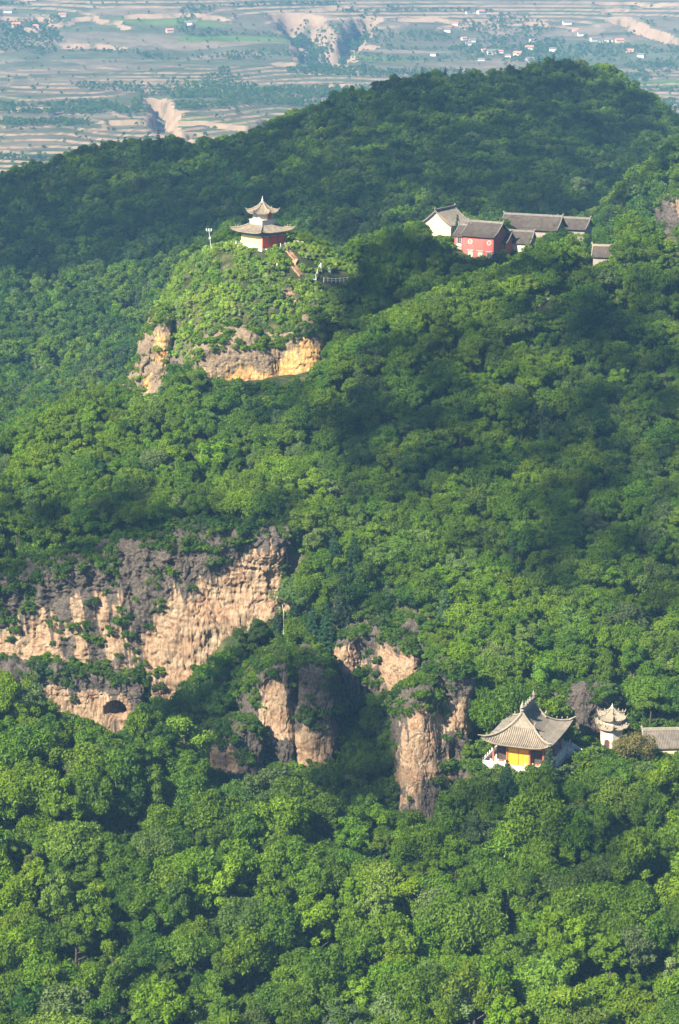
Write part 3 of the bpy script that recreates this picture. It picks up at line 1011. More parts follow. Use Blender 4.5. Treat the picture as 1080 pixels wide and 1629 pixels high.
def broad_crown(seed, rad=3.0, base=2.2, top=7.0, lobes=30, per=130, size=0.24, flat=0.8, ragged=0.25):
    g = np.random.default_rng(seed)
    cz, hz = (base + top) / 2, (top - base) / 2
    C, Nn, S, L = [], [], [], []
    k = 0
    while k < lobes:
        d = g.normal(size=3)
        d /= np.linalg.norm(d)
        if d[2] < -0.45:
            continue
        rr = g.uniform(0.50, 0.86) * (1 + ragged * g.normal() * 0.5)
        lc = np.array([d[0] * rad * rr, d[1] * rad * rr, cz + d[2] * hz * rr])
        lr = g.uniform(0.16, 0.42) * rad
        m = int(per * (lr / (0.3 * rad)) ** 2)
        q = g.normal(size=(m, 3)) + np.array([0, 0, 0.35]) + d * 0.45
        q /= np.linalg.norm(q, axis=1, keepdims=True)
        rad_l = lr * g.uniform(0.62, 1.12, (m, 1))
        c = lc + q * rad_l * np.array([1, 1, flat])
        nn = q + 0.8 * g.normal(size=(m, 3)) + np.array([0, 0, 0.35])
        nn /= np.linalg.norm(nn, axis=1, keepdims=True)
        C.append(c)
        Nn.append(nn)
        S.append(size * g.uniform(0.6, 1.25, m))
        L.append(np.clip(g.normal(0.5, 0.2) + 0.32 * g.normal(size=m), 0, 1))
        k += 1
    C, Nn, S, L = np.vstack(C), np.vstack(Nn), np.concatenate(S), np.concatenate(L)
    V, Fq = leaves(C, Nn, S, g)
    return V, Fq, L


def conifer_crown(seed, rad=1.7, base=1.2, top=8.5, tiers=11, per=46, size=0.30):
    g = np.random.default_rng(seed)
    C, Nn, S, L = [], [], [], []
    for i in range(tiers):
        f = i / (tiers - 1)
        z = base + (top - base) * f ** 0.92
        r = rad * (1 - f) ** 0.8 + 0.12
        nb = max(4, int(9 * (1 - f) + 3))
        ph = g.uniform(0, 6.28)
        for b_ in range(nb):
            a = ph + 6.283 * b_ / nb + g.normal() * 0.15
            rl = r * g.uniform(0.75, 1.1)
            m = max(6, int(per * (0.25 + r / rad) * 0.7))
            t = g.uniform(0.1, 1.0, m) ** 0.7
            w = (1 - t * 0.6) * 0.28 * rad * 0.7
            x = t * rl
            yy = g.normal(size=m) * w * 0.6
            zz = z - 0.25 * t * rl + 0.12 * g.normal(size=m)
            C.append(np.stack([x * math.cos(a) - yy * math.sin(a), x * math.sin(a) + yy * math.cos(a), zz], 1))
            nn = np.stack([0.3 * math.cos(a) + 0.45 * g.normal(size=m), 0.3 * math.sin(a) + 0.45 * g.normal(size=m), np.ones(m)], 1)
            Nn.append(nn / np.linalg.norm(nn, axis=1, keepdims=True))
            S.append(size * g.uniform(0.6, 1.2, m))
            L.append(np.clip(0.3 + 0.4 * t + 0.2 * g.normal(size=m), 0, 1))
    C, Nn, S, L = np.vstack(C), np.vstack(Nn), np.concatenate(S), np.concatenate(L)
    V, Fq = leaves(C, Nn, S, g, 0.5)
    return V, Fq, L


def trunk_mb(seed, rad=3.0, base=2.2, top=7.0, r0=0.16, limbs=6):
    g = np.random.default_rng(seed + 991)
    mb = MB()
    lean = g.normal(size=2) * 0.15
    pts, rs = [], []
    for i in range(6):
        f = i / 5
        pts.append((lean[0] * f * 2 + 0.08 * g.normal() * f, lean[1] * f * 2 + 0.08 * g.normal() * f, -1.2 + (top * 0.8 + 1.2) * f))
        rs.append(r0 * (1.25 - f) + 0.02)
    mb.tube(pts, rs, 6)
    for k in range(limbs):
        f = g.uniform(0.35, 0.85)
        p = np.array(pts[0]) * (1 - f) + np.array(pts[-1]) * f
        a = g.uniform(0, 6.283)
        ln = rad * g.uniform(0.5, 0.85)
        q1 = p + np.array([math.cos(a) * ln * 0.5, math.sin(a) * ln * 0.5, ln * 0.35])
        q2 = p + np.array([math.cos(a + 0.2) * ln, math.sin(a + 0.2) * ln, ln * 0.55])
        mb.tube([p, q1, q2], [r0 * 0.45, r0 * 0.3, r0 * 0.12], 4)
    return mb


def crown_mesh(name, data, mat):
    V, Fq, L = data
    me = mesh_from(name, V, Fq, mat)
    add_attr(me, 'leafvar', L, 'FACE')
    return me


def joined_mesh(name, crown, mat, trunk):
    V, Fq, L = crown
    tv = np.array(trunk.v)
    V2 = np.vstack([V, tv])
    faces = [tuple(f) for f in Fq] + [tuple(i + len(V) for i in f) for f in trunk.f]
    me = mesh_from(name, V2, faces, [mat, M['bark']], [0] * len(Fq) + [1] * len(trunk.f))
    add_attr(me, 'leafvar', np.concatenate([L, np.zeros(len(trunk.f))]), 'FACE')
    return me


SPEC = []
for k in range(8):                           # broadleaved kinds: (crown args)
    g = np.random.default_rng(100 + k)
    SPEC.append(dict(seed=200 + k, rad=[3.0, 3.4, 2.6, 3.1, 2.2, 3.7, 2.9, 2.0][k], base=[1.3, 1.4, 1.3, 1.8, 1.2, 1.2, 1.6, 1.4][k],
                     top=[6.6, 6.3, 7.2, 7.6, 6.0, 6.0, 7.0, 8.2][k], lobes=[34, 44, 24, 30, 22, 48, 26, 24][k], ragged=[.3, .35, .45, .5, .3, .4, .6, .4][k]))
NEAR_CROWN = [crown_mesh('broad_crown', broad_crown(per=190, size=0.23, **s), M['leaf']) for s in SPEC]
NEAR_TRUNK = [trunk_mb(s['seed'], s['rad'], s['base'], s['top'], 0.17, 7).mesh('tree_trunk', M['bark']) for s in SPEC]

LIB = bpy.data.collections.new('forest_kinds')           # only pointed at by the geometry nodes


def lib_obj(name, me):
    o = bpy.data.objects.new(name, me)
    LIB.objects.link(o)
    return o


for k, s in enumerate(SPEC):                              # 00-07 mid distance
    lib_obj('k%02d' % k, joined_mesh('forest_tree', broad_crown(per=130, size=0.25, **s), M['leaf'], trunk_mb(s['seed'], s['rad'], s['base'], s['top'], 0.16, 4)))
for k in range(3):                                        # 08-10 pines
    s = dict(rad=[1.9, 1.6, 2.1][k], base=1.0, top=[9.0, 8.0, 8.6][k])
    lib_obj('k%02d' % (8 + k), joined_mesh('forest_pine', conifer_crown(300 + k, **s), M['needle'], trunk_mb(300 + k, 1.0, 1.0, s['top'], 0.15, 0)))
for k in range(4):                                        # 11-14 far trees
    s = SPEC[k]
    lib_obj('k%02d' % (11 + k), joined_mesh('forest_tree', broad_crown(s['seed'] + 50, s['rad'], s['base'], s['top'], 22, 60, 0.42), M['leaf'], trunk_mb(s['seed'], s['rad'], s['base'], s['top'], 0.16, 0)))
SLIB = bpy.data.collections.new('shrub_kinds')
for k in range(4):
    V, Fq, L = broad_crown(400 + k, [1.3, 1.0, 1.5, 0.8][k], -0.3, [1.7, 1.3, 1.5, 1.2][k], 16, 70, 0.17, 0.7)
    o = bpy.data.objects.new('s%02d' % k, crown_mesh('shrub', (V, Fq, L), M['shrub_leaf']))
    SLIB.objects.link(o)
ULIB = bpy.data.collections.new('understory_kinds')
for k in range(3):
    V, Fq, L = broad_crown(500 + k, [1.6, 1.3, 1.8][k], -0.3, [1.8, 1.5, 1.6][k], 14, 50, 0.24, 0.7)
    o = bpy.data.objects.new('u%02d' % k, crown_mesh('understory', (V, Fq, L), M['leaf']))
    ULIB.objects.link(o)


def scatter_object(name, pos, scl, rot, kind, tint, lib, label):
    me = bpy.data.meshes.new(name)
    me.vertices.add(len(pos))
    me.vertices.foreach_set('co', np.asarray(pos, np.float32).ravel())
    add_attr(me, 'scl', scl)
    add_attr(me, 'rotz', rot)
    add_attr(me, 'tint', tint)
    a = me.attributes.new('kind_id', 'INT', 'POINT')
    a.data.foreach_set('value', np.asarray(kind, np.int32))
    o = bpy.data.objects.new(name, me)
    link(o)
    tag(o, label, None, None, 'stuff')
    ng = bpy.data.node_groups.new(name + '_nodes', 'GeometryNodeTree')
    ng.interface.new_socket('Geometry', in_out='INPUT', socket_type='NodeSocketGeometry')
    ng.interface.new_socket('Geometry', in_out='OUTPUT', socket_type='NodeSocketGeometry')
    N = ng.nodes
    gi, go = N.new('NodeGroupInput'), N.new('NodeGroupOutput')
    ip = N.new('GeometryNodeInstanceOnPoints')
    ci = N.new('GeometryNodeCollectionInfo')
    ci.inputs['Collection'].default_value = lib
    ci.inputs['Separate Children'].default_value = True
    ci.inputs['Reset Children'].default_value = True
    ip.inputs['Pick Instance'].default_value = True

    def named(nm, ty):
        n = N.new('GeometryNodeInputNamedAttribute')
        n.data_type = ty
        n.inputs['Name'].default_value = nm
        return n.outputs['Attribute']
    cb = N.new('ShaderNodeCombineXYZ')
    ng.links.new(named('rotz', 'FLOAT'), cb.inputs[2])
    ng.links.new(gi.outputs[0], ip.inputs['Points'])
    ng.links.new(ci.outputs[0], ip.inputs['Instance'])
    ng.links.new(named('kind_id', 'INT'), ip.inputs['Instance Index'])
    ng.links.new(cb.outputs[0], ip.inputs['Rotation'])
    ng.links.new(named('scl', 'FLOAT'), ip.inputs['Scale'])
    ng.links.new(ip.outputs[0], go.inputs[0])
    md = o.modifiers.new('scatter', 'NODES')
    md.node_group = ng
    return o


# --- where plants stand
ROCK_MASK = np.zeros(GZ.shape, bool)
for Q in ROCKS:
    i = np.round((Q[:, 0] - GX0) / GS).astype(int)
    j = np.round((Q[:, 1] - GY0) / GS).astype(int)
    ok = (i >= 1) & (i < len(gx) - 1) & (j >= 1) & (j < len(gy) - 1)
    ROCK_MASK[j[ok], i[ok]] = True
ROCK_NEAR = ROCK_MASK.copy()
for dj in (-1, 0, 1):
    for di in (-1, 0, 1):
        ROCK_NEAR |= np.roll(np.roll(ROCK_MASK, dj, 0), di, 1)
DY_, DX_ = np.gradient(GZ, GS)
SLOPE = np.hypot(DX_, DY_)


def cell(A, x, y):
    i = np.clip(np.round((x - GX0) / GS).astype(int), 0, len(gx) - 1)
    j = np.clip(np.round((y - GY0) / GS).astype(int), 0, len(gy) - 1)
    return A[j, i]


def seg_dist(poly, px, py):
    best = np.full(px.shape, 1e9)
    ins = np.zeros(px.shape, bool)
    n = len(poly)
    for i in range(n):
        ax, ay = poly[i]
        bx, by = poly[(i + 1) % n]
        dx, dy = bx - ax, by - ay
        t = np.clip(((px - ax) * dx + (py - ay) * dy) / (dx * dx + dy * dy + 1e-9), 0, 1)
        best = np.minimum(best, np.hypot(px - ax - t * dx, py - ay - t * dy))
        c = ((ay > py) != (by > py)) & (px < (bx - ax) * (py - ay) / (by - ay + 1e-12) + ax)
        ins ^= c
    return np.where(ins, 0.0, best)


def blocked(pos, rad, h, frac=0.75):
    """True where a crown at pos would hide something that must stay in view"""
    out = np.zeros(len(pos), bool)
    for hh in (0.45, 0.8):
        px, py = to_px(pos + np.array([0, 0, 1.0]) * (h * hh)[:, None])
        rp = rad * F_PX / pos[:, 1] * frac
        for poly, Y in CLEAR:
            m = pos[:, 1] < Y + 1.0
            if m.any():
                out[m] |= seg_dist(poly, px[m], py[m]) < rp[m]
    return out


def jgrid(x0, x1, y0, y1, d, g, jit=0.42):
    xs = np.arange(x0, x1, d)
    ys = np.arange(y0, y1, d * 0.87)
    X, Y = np.meshgrid(xs, ys)
    X = X + (np.arange(len(ys)) % 2)[:, None] * d / 2
    X = X + g.uniform(-jit, jit, X.shape) * d
    Y = Y + g.uniform(-jit, jit, X.shape) * d
    return X.ravel(), Y.ravel()


def frame_ok(pos, ml=460, mr=460, mt=60, mb=140):
    px, py = to_px(pos)
    return (px > -ml) & (px < 1080 + mr) & (py > -mt) & (py < 1629 + mb)


def tint_of(x, y, g):
    return np.clip(0.50 + 0.30 * fbm(x * 0.035, y * 0.035, oct=3) + 0.17 * g.normal(size=x.shape), 0.02, 1)
g_ = np.random.default_rng(11)
# foreground slope: individual trees
X, Y = jgrid(-112, 112, 225, 396, 4.35, g_)
Z = gz(X, Y)
pos = np.stack([X, Y, Z - 0.2], -1)
sc = np.clip(1.05 + 0.2 * g_.normal(size=len(X)), 0.65, 1.6)
lay = cell(GL, X, Y)
ok = (lay == 1) & frame_ok(pos, 460, 460, 0, 170) & ~cell(ROCK_NEAR, X, Y) & (cell(SLOPE, X, Y) < 1.6)
for (ax, ay, ar, _z) in PADS:
    ok &= np.hypot(X - ax, Y - ay) > ar + 0.5
ok &= ~blocked(pos, 2.8 * sc, 7.6 * sc)
pos, sc = pos[ok], sc[ok]
kind = g_.integers(0, 8, len(pos))
tint = tint_of(pos[:, 0], pos[:, 1], g_)
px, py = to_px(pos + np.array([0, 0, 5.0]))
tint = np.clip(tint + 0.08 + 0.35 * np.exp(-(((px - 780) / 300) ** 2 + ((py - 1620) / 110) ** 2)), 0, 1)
FG = dict(pos=pos, sc=sc, kind=kind, tint=tint, px=px, py=py)
# the 300 that show largest
vis = (px > -25) & (px < 1105) & (py < 1660)
order = np.argsort(np.where(vis, pos[:, 1] / sc, 1e9))
n_ind = min(300, int(vis.sum()))
IND = order[:n_ind]
REST = np.setdiff1d(np.arange(len(pos)), IND)
print('foreground trees', len(pos), 'in view', int(vis.sum()), 'individual', n_ind)


def tone(t):
    return 'dark green' if t < 0.32 else ('mid green' if t < 0.5 else ('fresh green' if t < 0.66 else 'yellowish green'))


for i in IND:
    p = pos[i]
    zone = ('at the left edge', 'left of centre', 'in the centre', 'right of centre', 'at the right edge')[int(np.clip(px[i] // 216, 0, 4))]
    row = ('atop the near slope', 'high on the near slope', 'halfway down the near slope', 'low on the near slope', 'along the bottom of the photo')[int(np.clip((py[i] - 1180) // 90, 0, 4))]
    tn = tone(tint[i])
    s = sc[i]
    big = 'small' if s < 0.98 else ('tall' if s > 1.17 else 'rounded')
    t = empty('broadleaved_tree', tuple(p), g_.uniform(0, 6.283), '%s %s leafy tree %s, %s' % (big, tn, row, zone), 'tree', '%s %s trees %s, %s' % (big, tn, row, zone))
    t.scale = (s * g_.uniform(0.88, 1.12), s, s * g_.uniform(0.85, 1.3))
    tr = bpy.data.objects.new('trunk', NEAR_TRUNK[kind[i]])
    link(tr, t)
    cr = bpy.data.objects.new('crown', NEAR_CROWN[kind[i]])
    link(cr, t)
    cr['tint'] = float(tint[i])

# everything further back: one forest
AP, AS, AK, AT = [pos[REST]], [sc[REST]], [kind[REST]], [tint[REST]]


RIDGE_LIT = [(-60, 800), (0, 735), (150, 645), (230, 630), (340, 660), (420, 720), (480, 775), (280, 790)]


def add_zone(x0, x1, y0, y1, d, layers, lo, hi, smin=0.75, smax=1.2, pine=0.0, dark=0.0, ml=460, cond=None, steep=False):
    X, Y = jgrid(x0, x1, y0, y1, d, g_)
    Z = gz(X, Y)
    pos = np.stack([X, Y, Z - 0.25], -1)
    sc = g_.uniform(smin, smax, len(X))
    lay = cell(GL, X, Y)
    ok = np.isin(lay, layers) & frame_ok(pos, ml) & ~cell(ROCK_NEAR, X, Y) & (cell(SLOPE, X, Y) < 1.9)
    for (ax, ay, ar, _z) in PADS:
        ok &= np.hypot(X - ax, Y - ay) > ar + 0.5
    if steep:                                 # ravine sides: keep only the steep ground of the main slope, denser where steeper
        ok = np.isin(lay, layers) & frame_ok(pos, ml) & ~cell(ROCK_MASK, X, Y) & (cell(SLOPE, X, Y) < 3.2) & ((lay != 2) | (cell(SLOPE, X, Y) > 1.2))
        ok &= g_.random(len(X)) < 0.42 * np.sqrt(1 + cell(SLOPE, X, Y) ** 2)
    if cond is not None:
        ok &= cond(X, Y)
    idx = np.where(ok)[0]
    idx = idx[~blocked(pos[idx], 2.8 * sc[idx], 7.2 * sc[idx])]
    k = g_.integers(lo, hi, len(idx))
    pn = g_.random(len(idx)) < pine
    k = np.where(pn, g_.integers(8, 11, len(idx)), k)
    AP.append(pos[idx])
    AS.append(sc[idx])
    AK.append(k)
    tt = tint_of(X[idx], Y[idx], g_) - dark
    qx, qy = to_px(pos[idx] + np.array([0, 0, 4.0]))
    tt = tt + 0.34 * np.exp(-(seg_dist(RIDGE_LIT, qx, qy) / 25) ** 2)          # sunlight on the left ridge, put into the leaf tint
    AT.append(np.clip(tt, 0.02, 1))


add_zone(-110, 110, 370, 470, 2.9, [0, 2, 3], 0, 8, 0.55, 0.95, 0.05, 0.28, steep=True)  # ravine trees: their shade is put into a darker leaf tint
add_zone(-130, 140, 395, 560, 4.0, [2], 0, 8, 0.75, 1.15, 0.01)
add_zone(-110, 165, 515, 680, 4.0, [5, 0], 0, 8, 0.7, 1.05, 0.03)
add_zone(-110, 60, 535, 620, 3.6, [4], 0, 8, 0.5, 0.8, 0.02, cond=lambda x, y: y > 590)
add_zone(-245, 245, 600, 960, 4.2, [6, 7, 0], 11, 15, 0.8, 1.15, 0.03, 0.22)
# pines along the far crest
xs = np.linspace(-150, 175, 170)
cp = ctrl([(0, 289, 830), (100, 264, 850), (200, 239, 870), (330, 240, 880), (430, 209, 890), (520, 170, 905), (600, 144, 915), (700, 124, 930), (830, 122, 940), (895, 106, 945), (960, 117, 945), (1020, 152, 935), (1080, 194, 920), (1180, 250, 900)])
cx_ = [p[0] for p in cp]
ys = np.interp(xs, cx_, [p[1] for p in cp]) + g_.uniform(-6, 3, len(xs))
keep = g_.random(len(xs)) < 0.5
xs, ys = xs[keep], ys[keep]
AP.append(np.stack([xs, ys, gz(xs, ys) - 0.3], -1))
AS.append(g_.uniform(0.7, 1.25, len(xs)))
AK.append(g_.integers(8, 11, len(xs)))
AT.append(g_.uniform(0.2, 0.6, len(xs)))
AP, AS, AK, AT = np.vstack(AP), np.concatenate(AS), np.concatenate(AK), np.concatenate(AT)
print('forest trees', len(AP))
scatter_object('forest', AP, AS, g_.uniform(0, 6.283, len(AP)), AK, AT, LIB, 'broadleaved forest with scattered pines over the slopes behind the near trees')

# undergrowth between and under the trees, on ledges and ravine sides
X, Y = jgrid(-120, 130, 300, 640, 1.65, g_)
Z = gz(X, Y)
pos = np.stack([X, Y, Z - 0.1], -1)
lay = cell(GL, X, Y)
ok = frame_ok(pos, 60, 60, 60, 60) & (cell(SLOPE, X, Y) < 3.5) & (lay != 4) & ~cell(ROCK_MASK, X, Y)
for (ax, ay, ar, _z) in PADS:
    ok &= np.hypot(X - ax, Y - ay) > ar
idx = np.where(ok)[0]
idx = idx[~blocked(pos[idx], np.full(len(idx), 1.2), np.full(len(idx), 1.2), 0.3)]
n = len(idx)
scatter_object('undergrowth', pos[idx], g_.uniform(0.6, 1.3, n), g_.uniform(0, 6.283, n), g_.integers(0, 3, n), np.clip(tint_of(X[idx], Y[idx], g_) - 0.02, 0, 1), ULIB,
               'low leafy undergrowth between the trees and on the ravine sides')
# bright bushes over the pavilion hill
X, Y = jgrid(-70, 30, 530, 606, 0.8, g_)
Z = gz(X, Y)
pos = np.stack([X, Y, Z - 0.1], -1)
lay = cell(GL, X, Y)
bare = vnoise(X * 0.22, Y * 0.22 + 7) > 0.68
ok = (lay == 4) & (cell(SLOPE, X, Y) < 4.5) & ~cell(ROCK_MASK, X, Y) & ~bare
for (ax, ay, ar, _z) in PADS:
    ok &= np.hypot(X - ax, Y - ay) > ar - 1.6
ok &= Y < 598
ok &= g_.random(len(X)) < 0.42 * np.sqrt(1 + cell(SLOPE, X, Y) ** 2)
idx = np.where(ok)[0]
s_ = np.clip(0.42 + 0.8 * g_.random(len(idx)) ** 1.6, 0, 1.6)
b_ = blocked(pos[idx], 1.2 * s_, 1.5 * s_, 0.6)
print('shrubs', len(X), int((lay == 4).sum()), int(ok.sum()), int((~b_).sum()), 'slope', np.percentile(cell(SLOPE, X, Y)[lay == 4], [10, 50, 90]))
idx, s_ = idx[~b_], s_[~b_]
n = len(idx)
scatter_object('shrubbery', pos[idx], s_, g_.uniform(0, 6.283, n), g_.integers(0, 4, n), np.clip(0.5 + 0.3 * fbm(X[idx] * 0.12, Y[idx] * 0.12, oct=2) + 0.2 * g_.normal(size=n), 0, 1), SLIB,
               'dense sunlit bushes covering the steep pavilion hill')

# bushes on the tops and ledges of the rock faces
LP = np.vstack(LEDGE)
LP = LP[g_.permutation(len(LP))]
_, first = np.unique(np.floor(LP / np.array([1.1, 1.1, 1.4])).astype(int), axis=0, return_index=True)
LP = LP[first]
LP = LP[g_.random(len(LP)) < 0.45]
hx_, hy_ = to_px(LP)
LP = LP[~((np.abs(hx_ - 183) < 30) & (np.abs(hy_ - 1128) < 30))]
bl = []
for c, w_, h_ in BOULD:
    for _ in range(5):
        a_ = g_.uniform(0, 6.283)
        bl.append(c + np.array([math.cos(a_) * w_ * .75, math.sin(a_) * w_ * .6 - .2, h_ * g_.uniform(-.6, .45)]))
LP = np.vstack([LP, np.array(bl)])
n = len(LP)
scatter_object('ledge_plants', LP - np.array([0, 0, 0.15]), g_.uniform(0.35, 1.0, n), g_.uniform(0, 6.283, n), g_.integers(0, 3, n), np.clip(0.32 + 0.4 * (LP[:, 1] > 530) + 0.2 * g_.normal(size=n), 0, 1), ULIB,
               'small bushes rooted on the tops and ledges of the cliffs')
# ------------------------------------------------------------------ terraced plain beyond the mountain
PY_ = [900, 1150, 1700, 2150, 2620, 2700, 3020, 3150, 4200, 6000, 9000]
PZ_ = [30, 34, 62, 80, 97, 100, 150, 156, 150, 130, 120]


def plain_base(x, y):
    z = np.interp(y, PY_, PZ_)
    hill = sstep(2600, 2900, y)
    z = z + 7.5 * fbm(x / 240 + 3, y / 330, oct=3) * (1 - hill) * sstep(1150, 1600, y)
    z = z + 11.0 * fbm(x / 260 + 9, y / 400 + 2, oct=3) * hill * (1 - 0.75 * sstep(2980, 3100, y))
    return z


def on_plain(px, py):
    ys = np.linspace(1200, 4600, 1400)
    w = np.array([P(px, py, y) for y in ys])
    d = w[:, 2] - plain_base(w[:, 0], ys)
    k = np.where(d <= 0)[0]
    return w[k[0]] if len(k) else w[-1]


GULLIES = []                                              # (plan polyline, half width, depth)
for pts, hw, dp in (
        ([(249, 156), (256, 178), (264, 200), (276, 222), (296, 246)], 14, 24),
        ([(274, 222), (312, 212), (336, 222)], 9, 12),
        ([(470, 26), (488, 48), (506, 70), (514, 96)], 34, 34),
        ([(584, 28), (562, 50), (538, 84), (524, 104)], 20, 30),
        ([(985, 30), (1015, 44), (1052, 58), (1075, 66)], 15, 14),
        ([(5, 285), (-8, 300)], 30, 25),
        ([(432, 190), (418, 205)], 12, 14)):
    GULLIES.append(([tuple(on_plain(a, b)[:2]) for a, b in pts], hw, dp))


def poly_dist(pl, x, y):
    best = np.full(x.shape, 1e9)
    for (ax, ay), (bx, by) in zip(pl[:-1], pl[1:]):
        dx, dy = bx - ax, by - ay
        t = np.clip(((x - ax) * dx + (y - ay) * dy) / (dx * dx + dy * dy + 1e-9), 0, 1)
        best = np.minimum(best, np.hypot(x - ax - t * dx, y - ay - t * dy))
    return best


def plain_height(x, y):
    z = plain_base(x, y)
    hill = sstep(2600, 3000, y)
    step = 1.8 + 1.7 * hill
    wob = 0.5 * vnoise(x / 60.0, y / 60.0) + 0.22 * vnoise(x / 17.0, y / 17.0)
    t = z / step + wob * 0.45
    fl = np.floor(t)
    fr = t - fl
    tread = 0.12 + 0.38 * hill
    zt = step * (fl + tread * fr + (1 - tread) * sstep(0.945, 1.0, fr))
    z = np.where(y > 1500, zt, z)
    for pl, hw, dp in GULLIES:
        d = poly_dist(pl, x, y) + 5 * vnoise(x / 23.0, y / 23.0) + 2.5 * vnoise(x / 8.0, y / 8.0)
        z = z - dp * (1 - sstep(hw * 0.45, hw, d)) * (0.85 + 0.3 * vnoise(x / 15.0 + 4, y / 15.0))
    # cut banks of bare loess
    bank = sstep(0.66, 0.70, vnoise(x / 150.0 + 40, y / 55.0) + 0.35 * vnoise(x / 30.0, y / 30.0)) * (y > 1600)
    z = z - 4.5 * bank
    z = z + 0.25 * vnoise(x / 9.0, y / 9.0)
    return z, fl


u = np.linspace(-0.235, 0.235, 330)
yr = np.concatenate([np.exp(np.arange(math.log(1000), math.log(4000), 0.0010)), np.linspace(4030, 9000, 40)])
UU, FYY = np.meshgrid(u, yr)
FXX = UU * FYY
FZ, FL = plain_height(FXX, FYY)
ny, nx = FZ.shape
idx = np.arange(ny * nx).reshape(ny, nx)
Fq = np.stack([idx[:-1, :-1], idx[:-1, 1:], idx[1:, 1:], idx[1:, :-1]], -1).reshape(-1, 4)


def plain_mat():
    m, nt, b = new_mat('terraced_fields')
    tc = node(nt, 'ShaderNodeTexCoord')
    mp = node(nt, 'ShaderNodeMapping')
    mp.inputs['Scale'].default_value = (1 / 110.0, 1 / 45.0, 0.0)
    nt.links.new(tc.outputs['Object'], mp.inputs[0])
    vo = node(nt, 'ShaderNodeTexVoronoi')
    vo.inputs['Scale'].default_value = 1.0
    nt.links.new(mp.outputs[0], vo.inputs['Vector'])
    sp = node(nt, 'ShaderNodeSeparateColor')
    nt.links.new(vo.outputs['Color'], sp.inputs[0])
    field = ramp(nt, sp.outputs[0], [(0.0, (0.085, 0.088, 0.05)), (0.3, (0.115, 0.10, 0.066)), (0.5, (0.145, 0.12, 0.085)), (0.7, (0.09, 0.098, 0.052)), (0.85, (0.17, 0.13, 0.095)), (0.97, (0.09, 0.13, 0.035))], 'CONSTANT').outputs[0]
    n1 = noise_tex(nt, 0.02, 8, 0.7)
    scrub = ramp(nt, n1.outputs[0], [(0.40, (1.0, 1.0, 1.0)), (0.58, (0.55, 0.62, 0.5))]).outputs[0]
    c = mixc(nt, 0.9, field, scrub, 'MULTIPLY')
    n2 = noise_tex(nt, 0.11, 6, 0.75)
    dots = ramp(nt, n2.outputs[0], [(0.60, (0, 0, 0)), (0.66, (1, 1, 1))]).outputs[0]
    c = mixc(nt, mathn(nt, 'MULTIPLY', dots, 0.75), c, (0.035, 0.06, 0.025))
    ge = node(nt, 'ShaderNodeNewGeometry')
    sx = node(nt, 'ShaderNodeSeparateXYZ')
    nt.links.new(ge.outputs['True Normal'], sx.inputs[0])
    n3 = noise_tex(nt, 0.035, 6, 0.7)
    bare = ramp(nt, mathn(nt, 'ADD', mathn(nt, 'MULTIPLY', n3.outputs[0], 0.75), mathn(nt, 'MULTIPLY', n2.outputs[0], 0.25)), [(0.38, (0.08, 0.078, 0.042)), (0.47, (0.22, 0.152, 0.10)), (0.7, (0.30, 0.21, 0.145))]).outputs[0]
    st = ramp(nt, sx.outputs[2], [(0.80, (1, 1, 1)), (0.965, (0, 0, 0))]).outputs[0]
    c = mixc(nt, st, c, bare)
    nt.links.new(c, b.inputs['Base Color'])
    b.inputs['Roughness'].default_value = 1.0
    b.inputs['Specular IOR Level'].default_value = 0.0
    return m


M['fields'] = plain_mat()
o = bpy.data.objects.new('terraced_plain', mesh_from('terraced_plain', np.stack([FXX, FYY, FZ], -1).reshape(-1, 3), Fq, M['fields'], None, False))
link(o)
tag(o, 'hazy terraced loess farmland stretching behind the forested ridge', None, None, 'structure')


def fz(x, y):
    return plain_height(np.asarray(x, float), np.asarray(y, float))[0]


# far trees: lines on terraces, clumps in the gullies and round the villages
g2 = np.random.default_rng(23)
n = 120000
yy = np.exp(g2.uniform(math.log(1600), math.log(4000), n))
xx = g2.uniform(-0.16, 0.16, n) * yy
for pl, hw, dp in (GULLIES[2], GULLIES[3]):                # woods filling the two gullies
    k = g2.integers(0, len(pl) - 1, 1500)
    f = g2.random(1500)
    A_, B_ = np.array(pl)[k], np.array(pl)[k + 1]
    q = A_ + (B_ - A_) * f[:, None] + g2.normal(size=(1500, 2)) * hw * 0.38
    xx, yy = np.concatenate([xx, q[:, 0]]), np.concatenate([yy, q[:, 1]])
n = len(xx)
zz, fl_ = plain_height(xx, yy)
row = _hash(fl_.astype(np.int64), np.floor(xx / 190.0).astype(np.int64))
fr_ = plain_base(xx, yy) / (1.8 + 1.7 * sstep(2600, 3000, yy)) % 1.0
dens = np.where(row > 0.92, 0.5, 0.014)
dens = np.where(vnoise(xx / 120.0 + 8, yy / 160.0) > 0.8, 0.4, dens)
gd = np.full(n, 1e9)
for pl, hw, dp in (GULLIES[2], GULLIES[3]):
    gd = np.minimum(gd, poly_dist(pl, xx, yy) / hw)
dens = np.where(gd < 0.75, 0.95, dens)
for pl, hw, dp in (GULLIES[0], GULLIES[4]):
    dens = np.where(poly_dist(pl, xx, yy) < hw, 0.0, dens)
px, py = to_px(np.stack([xx, yy, zz], -1))
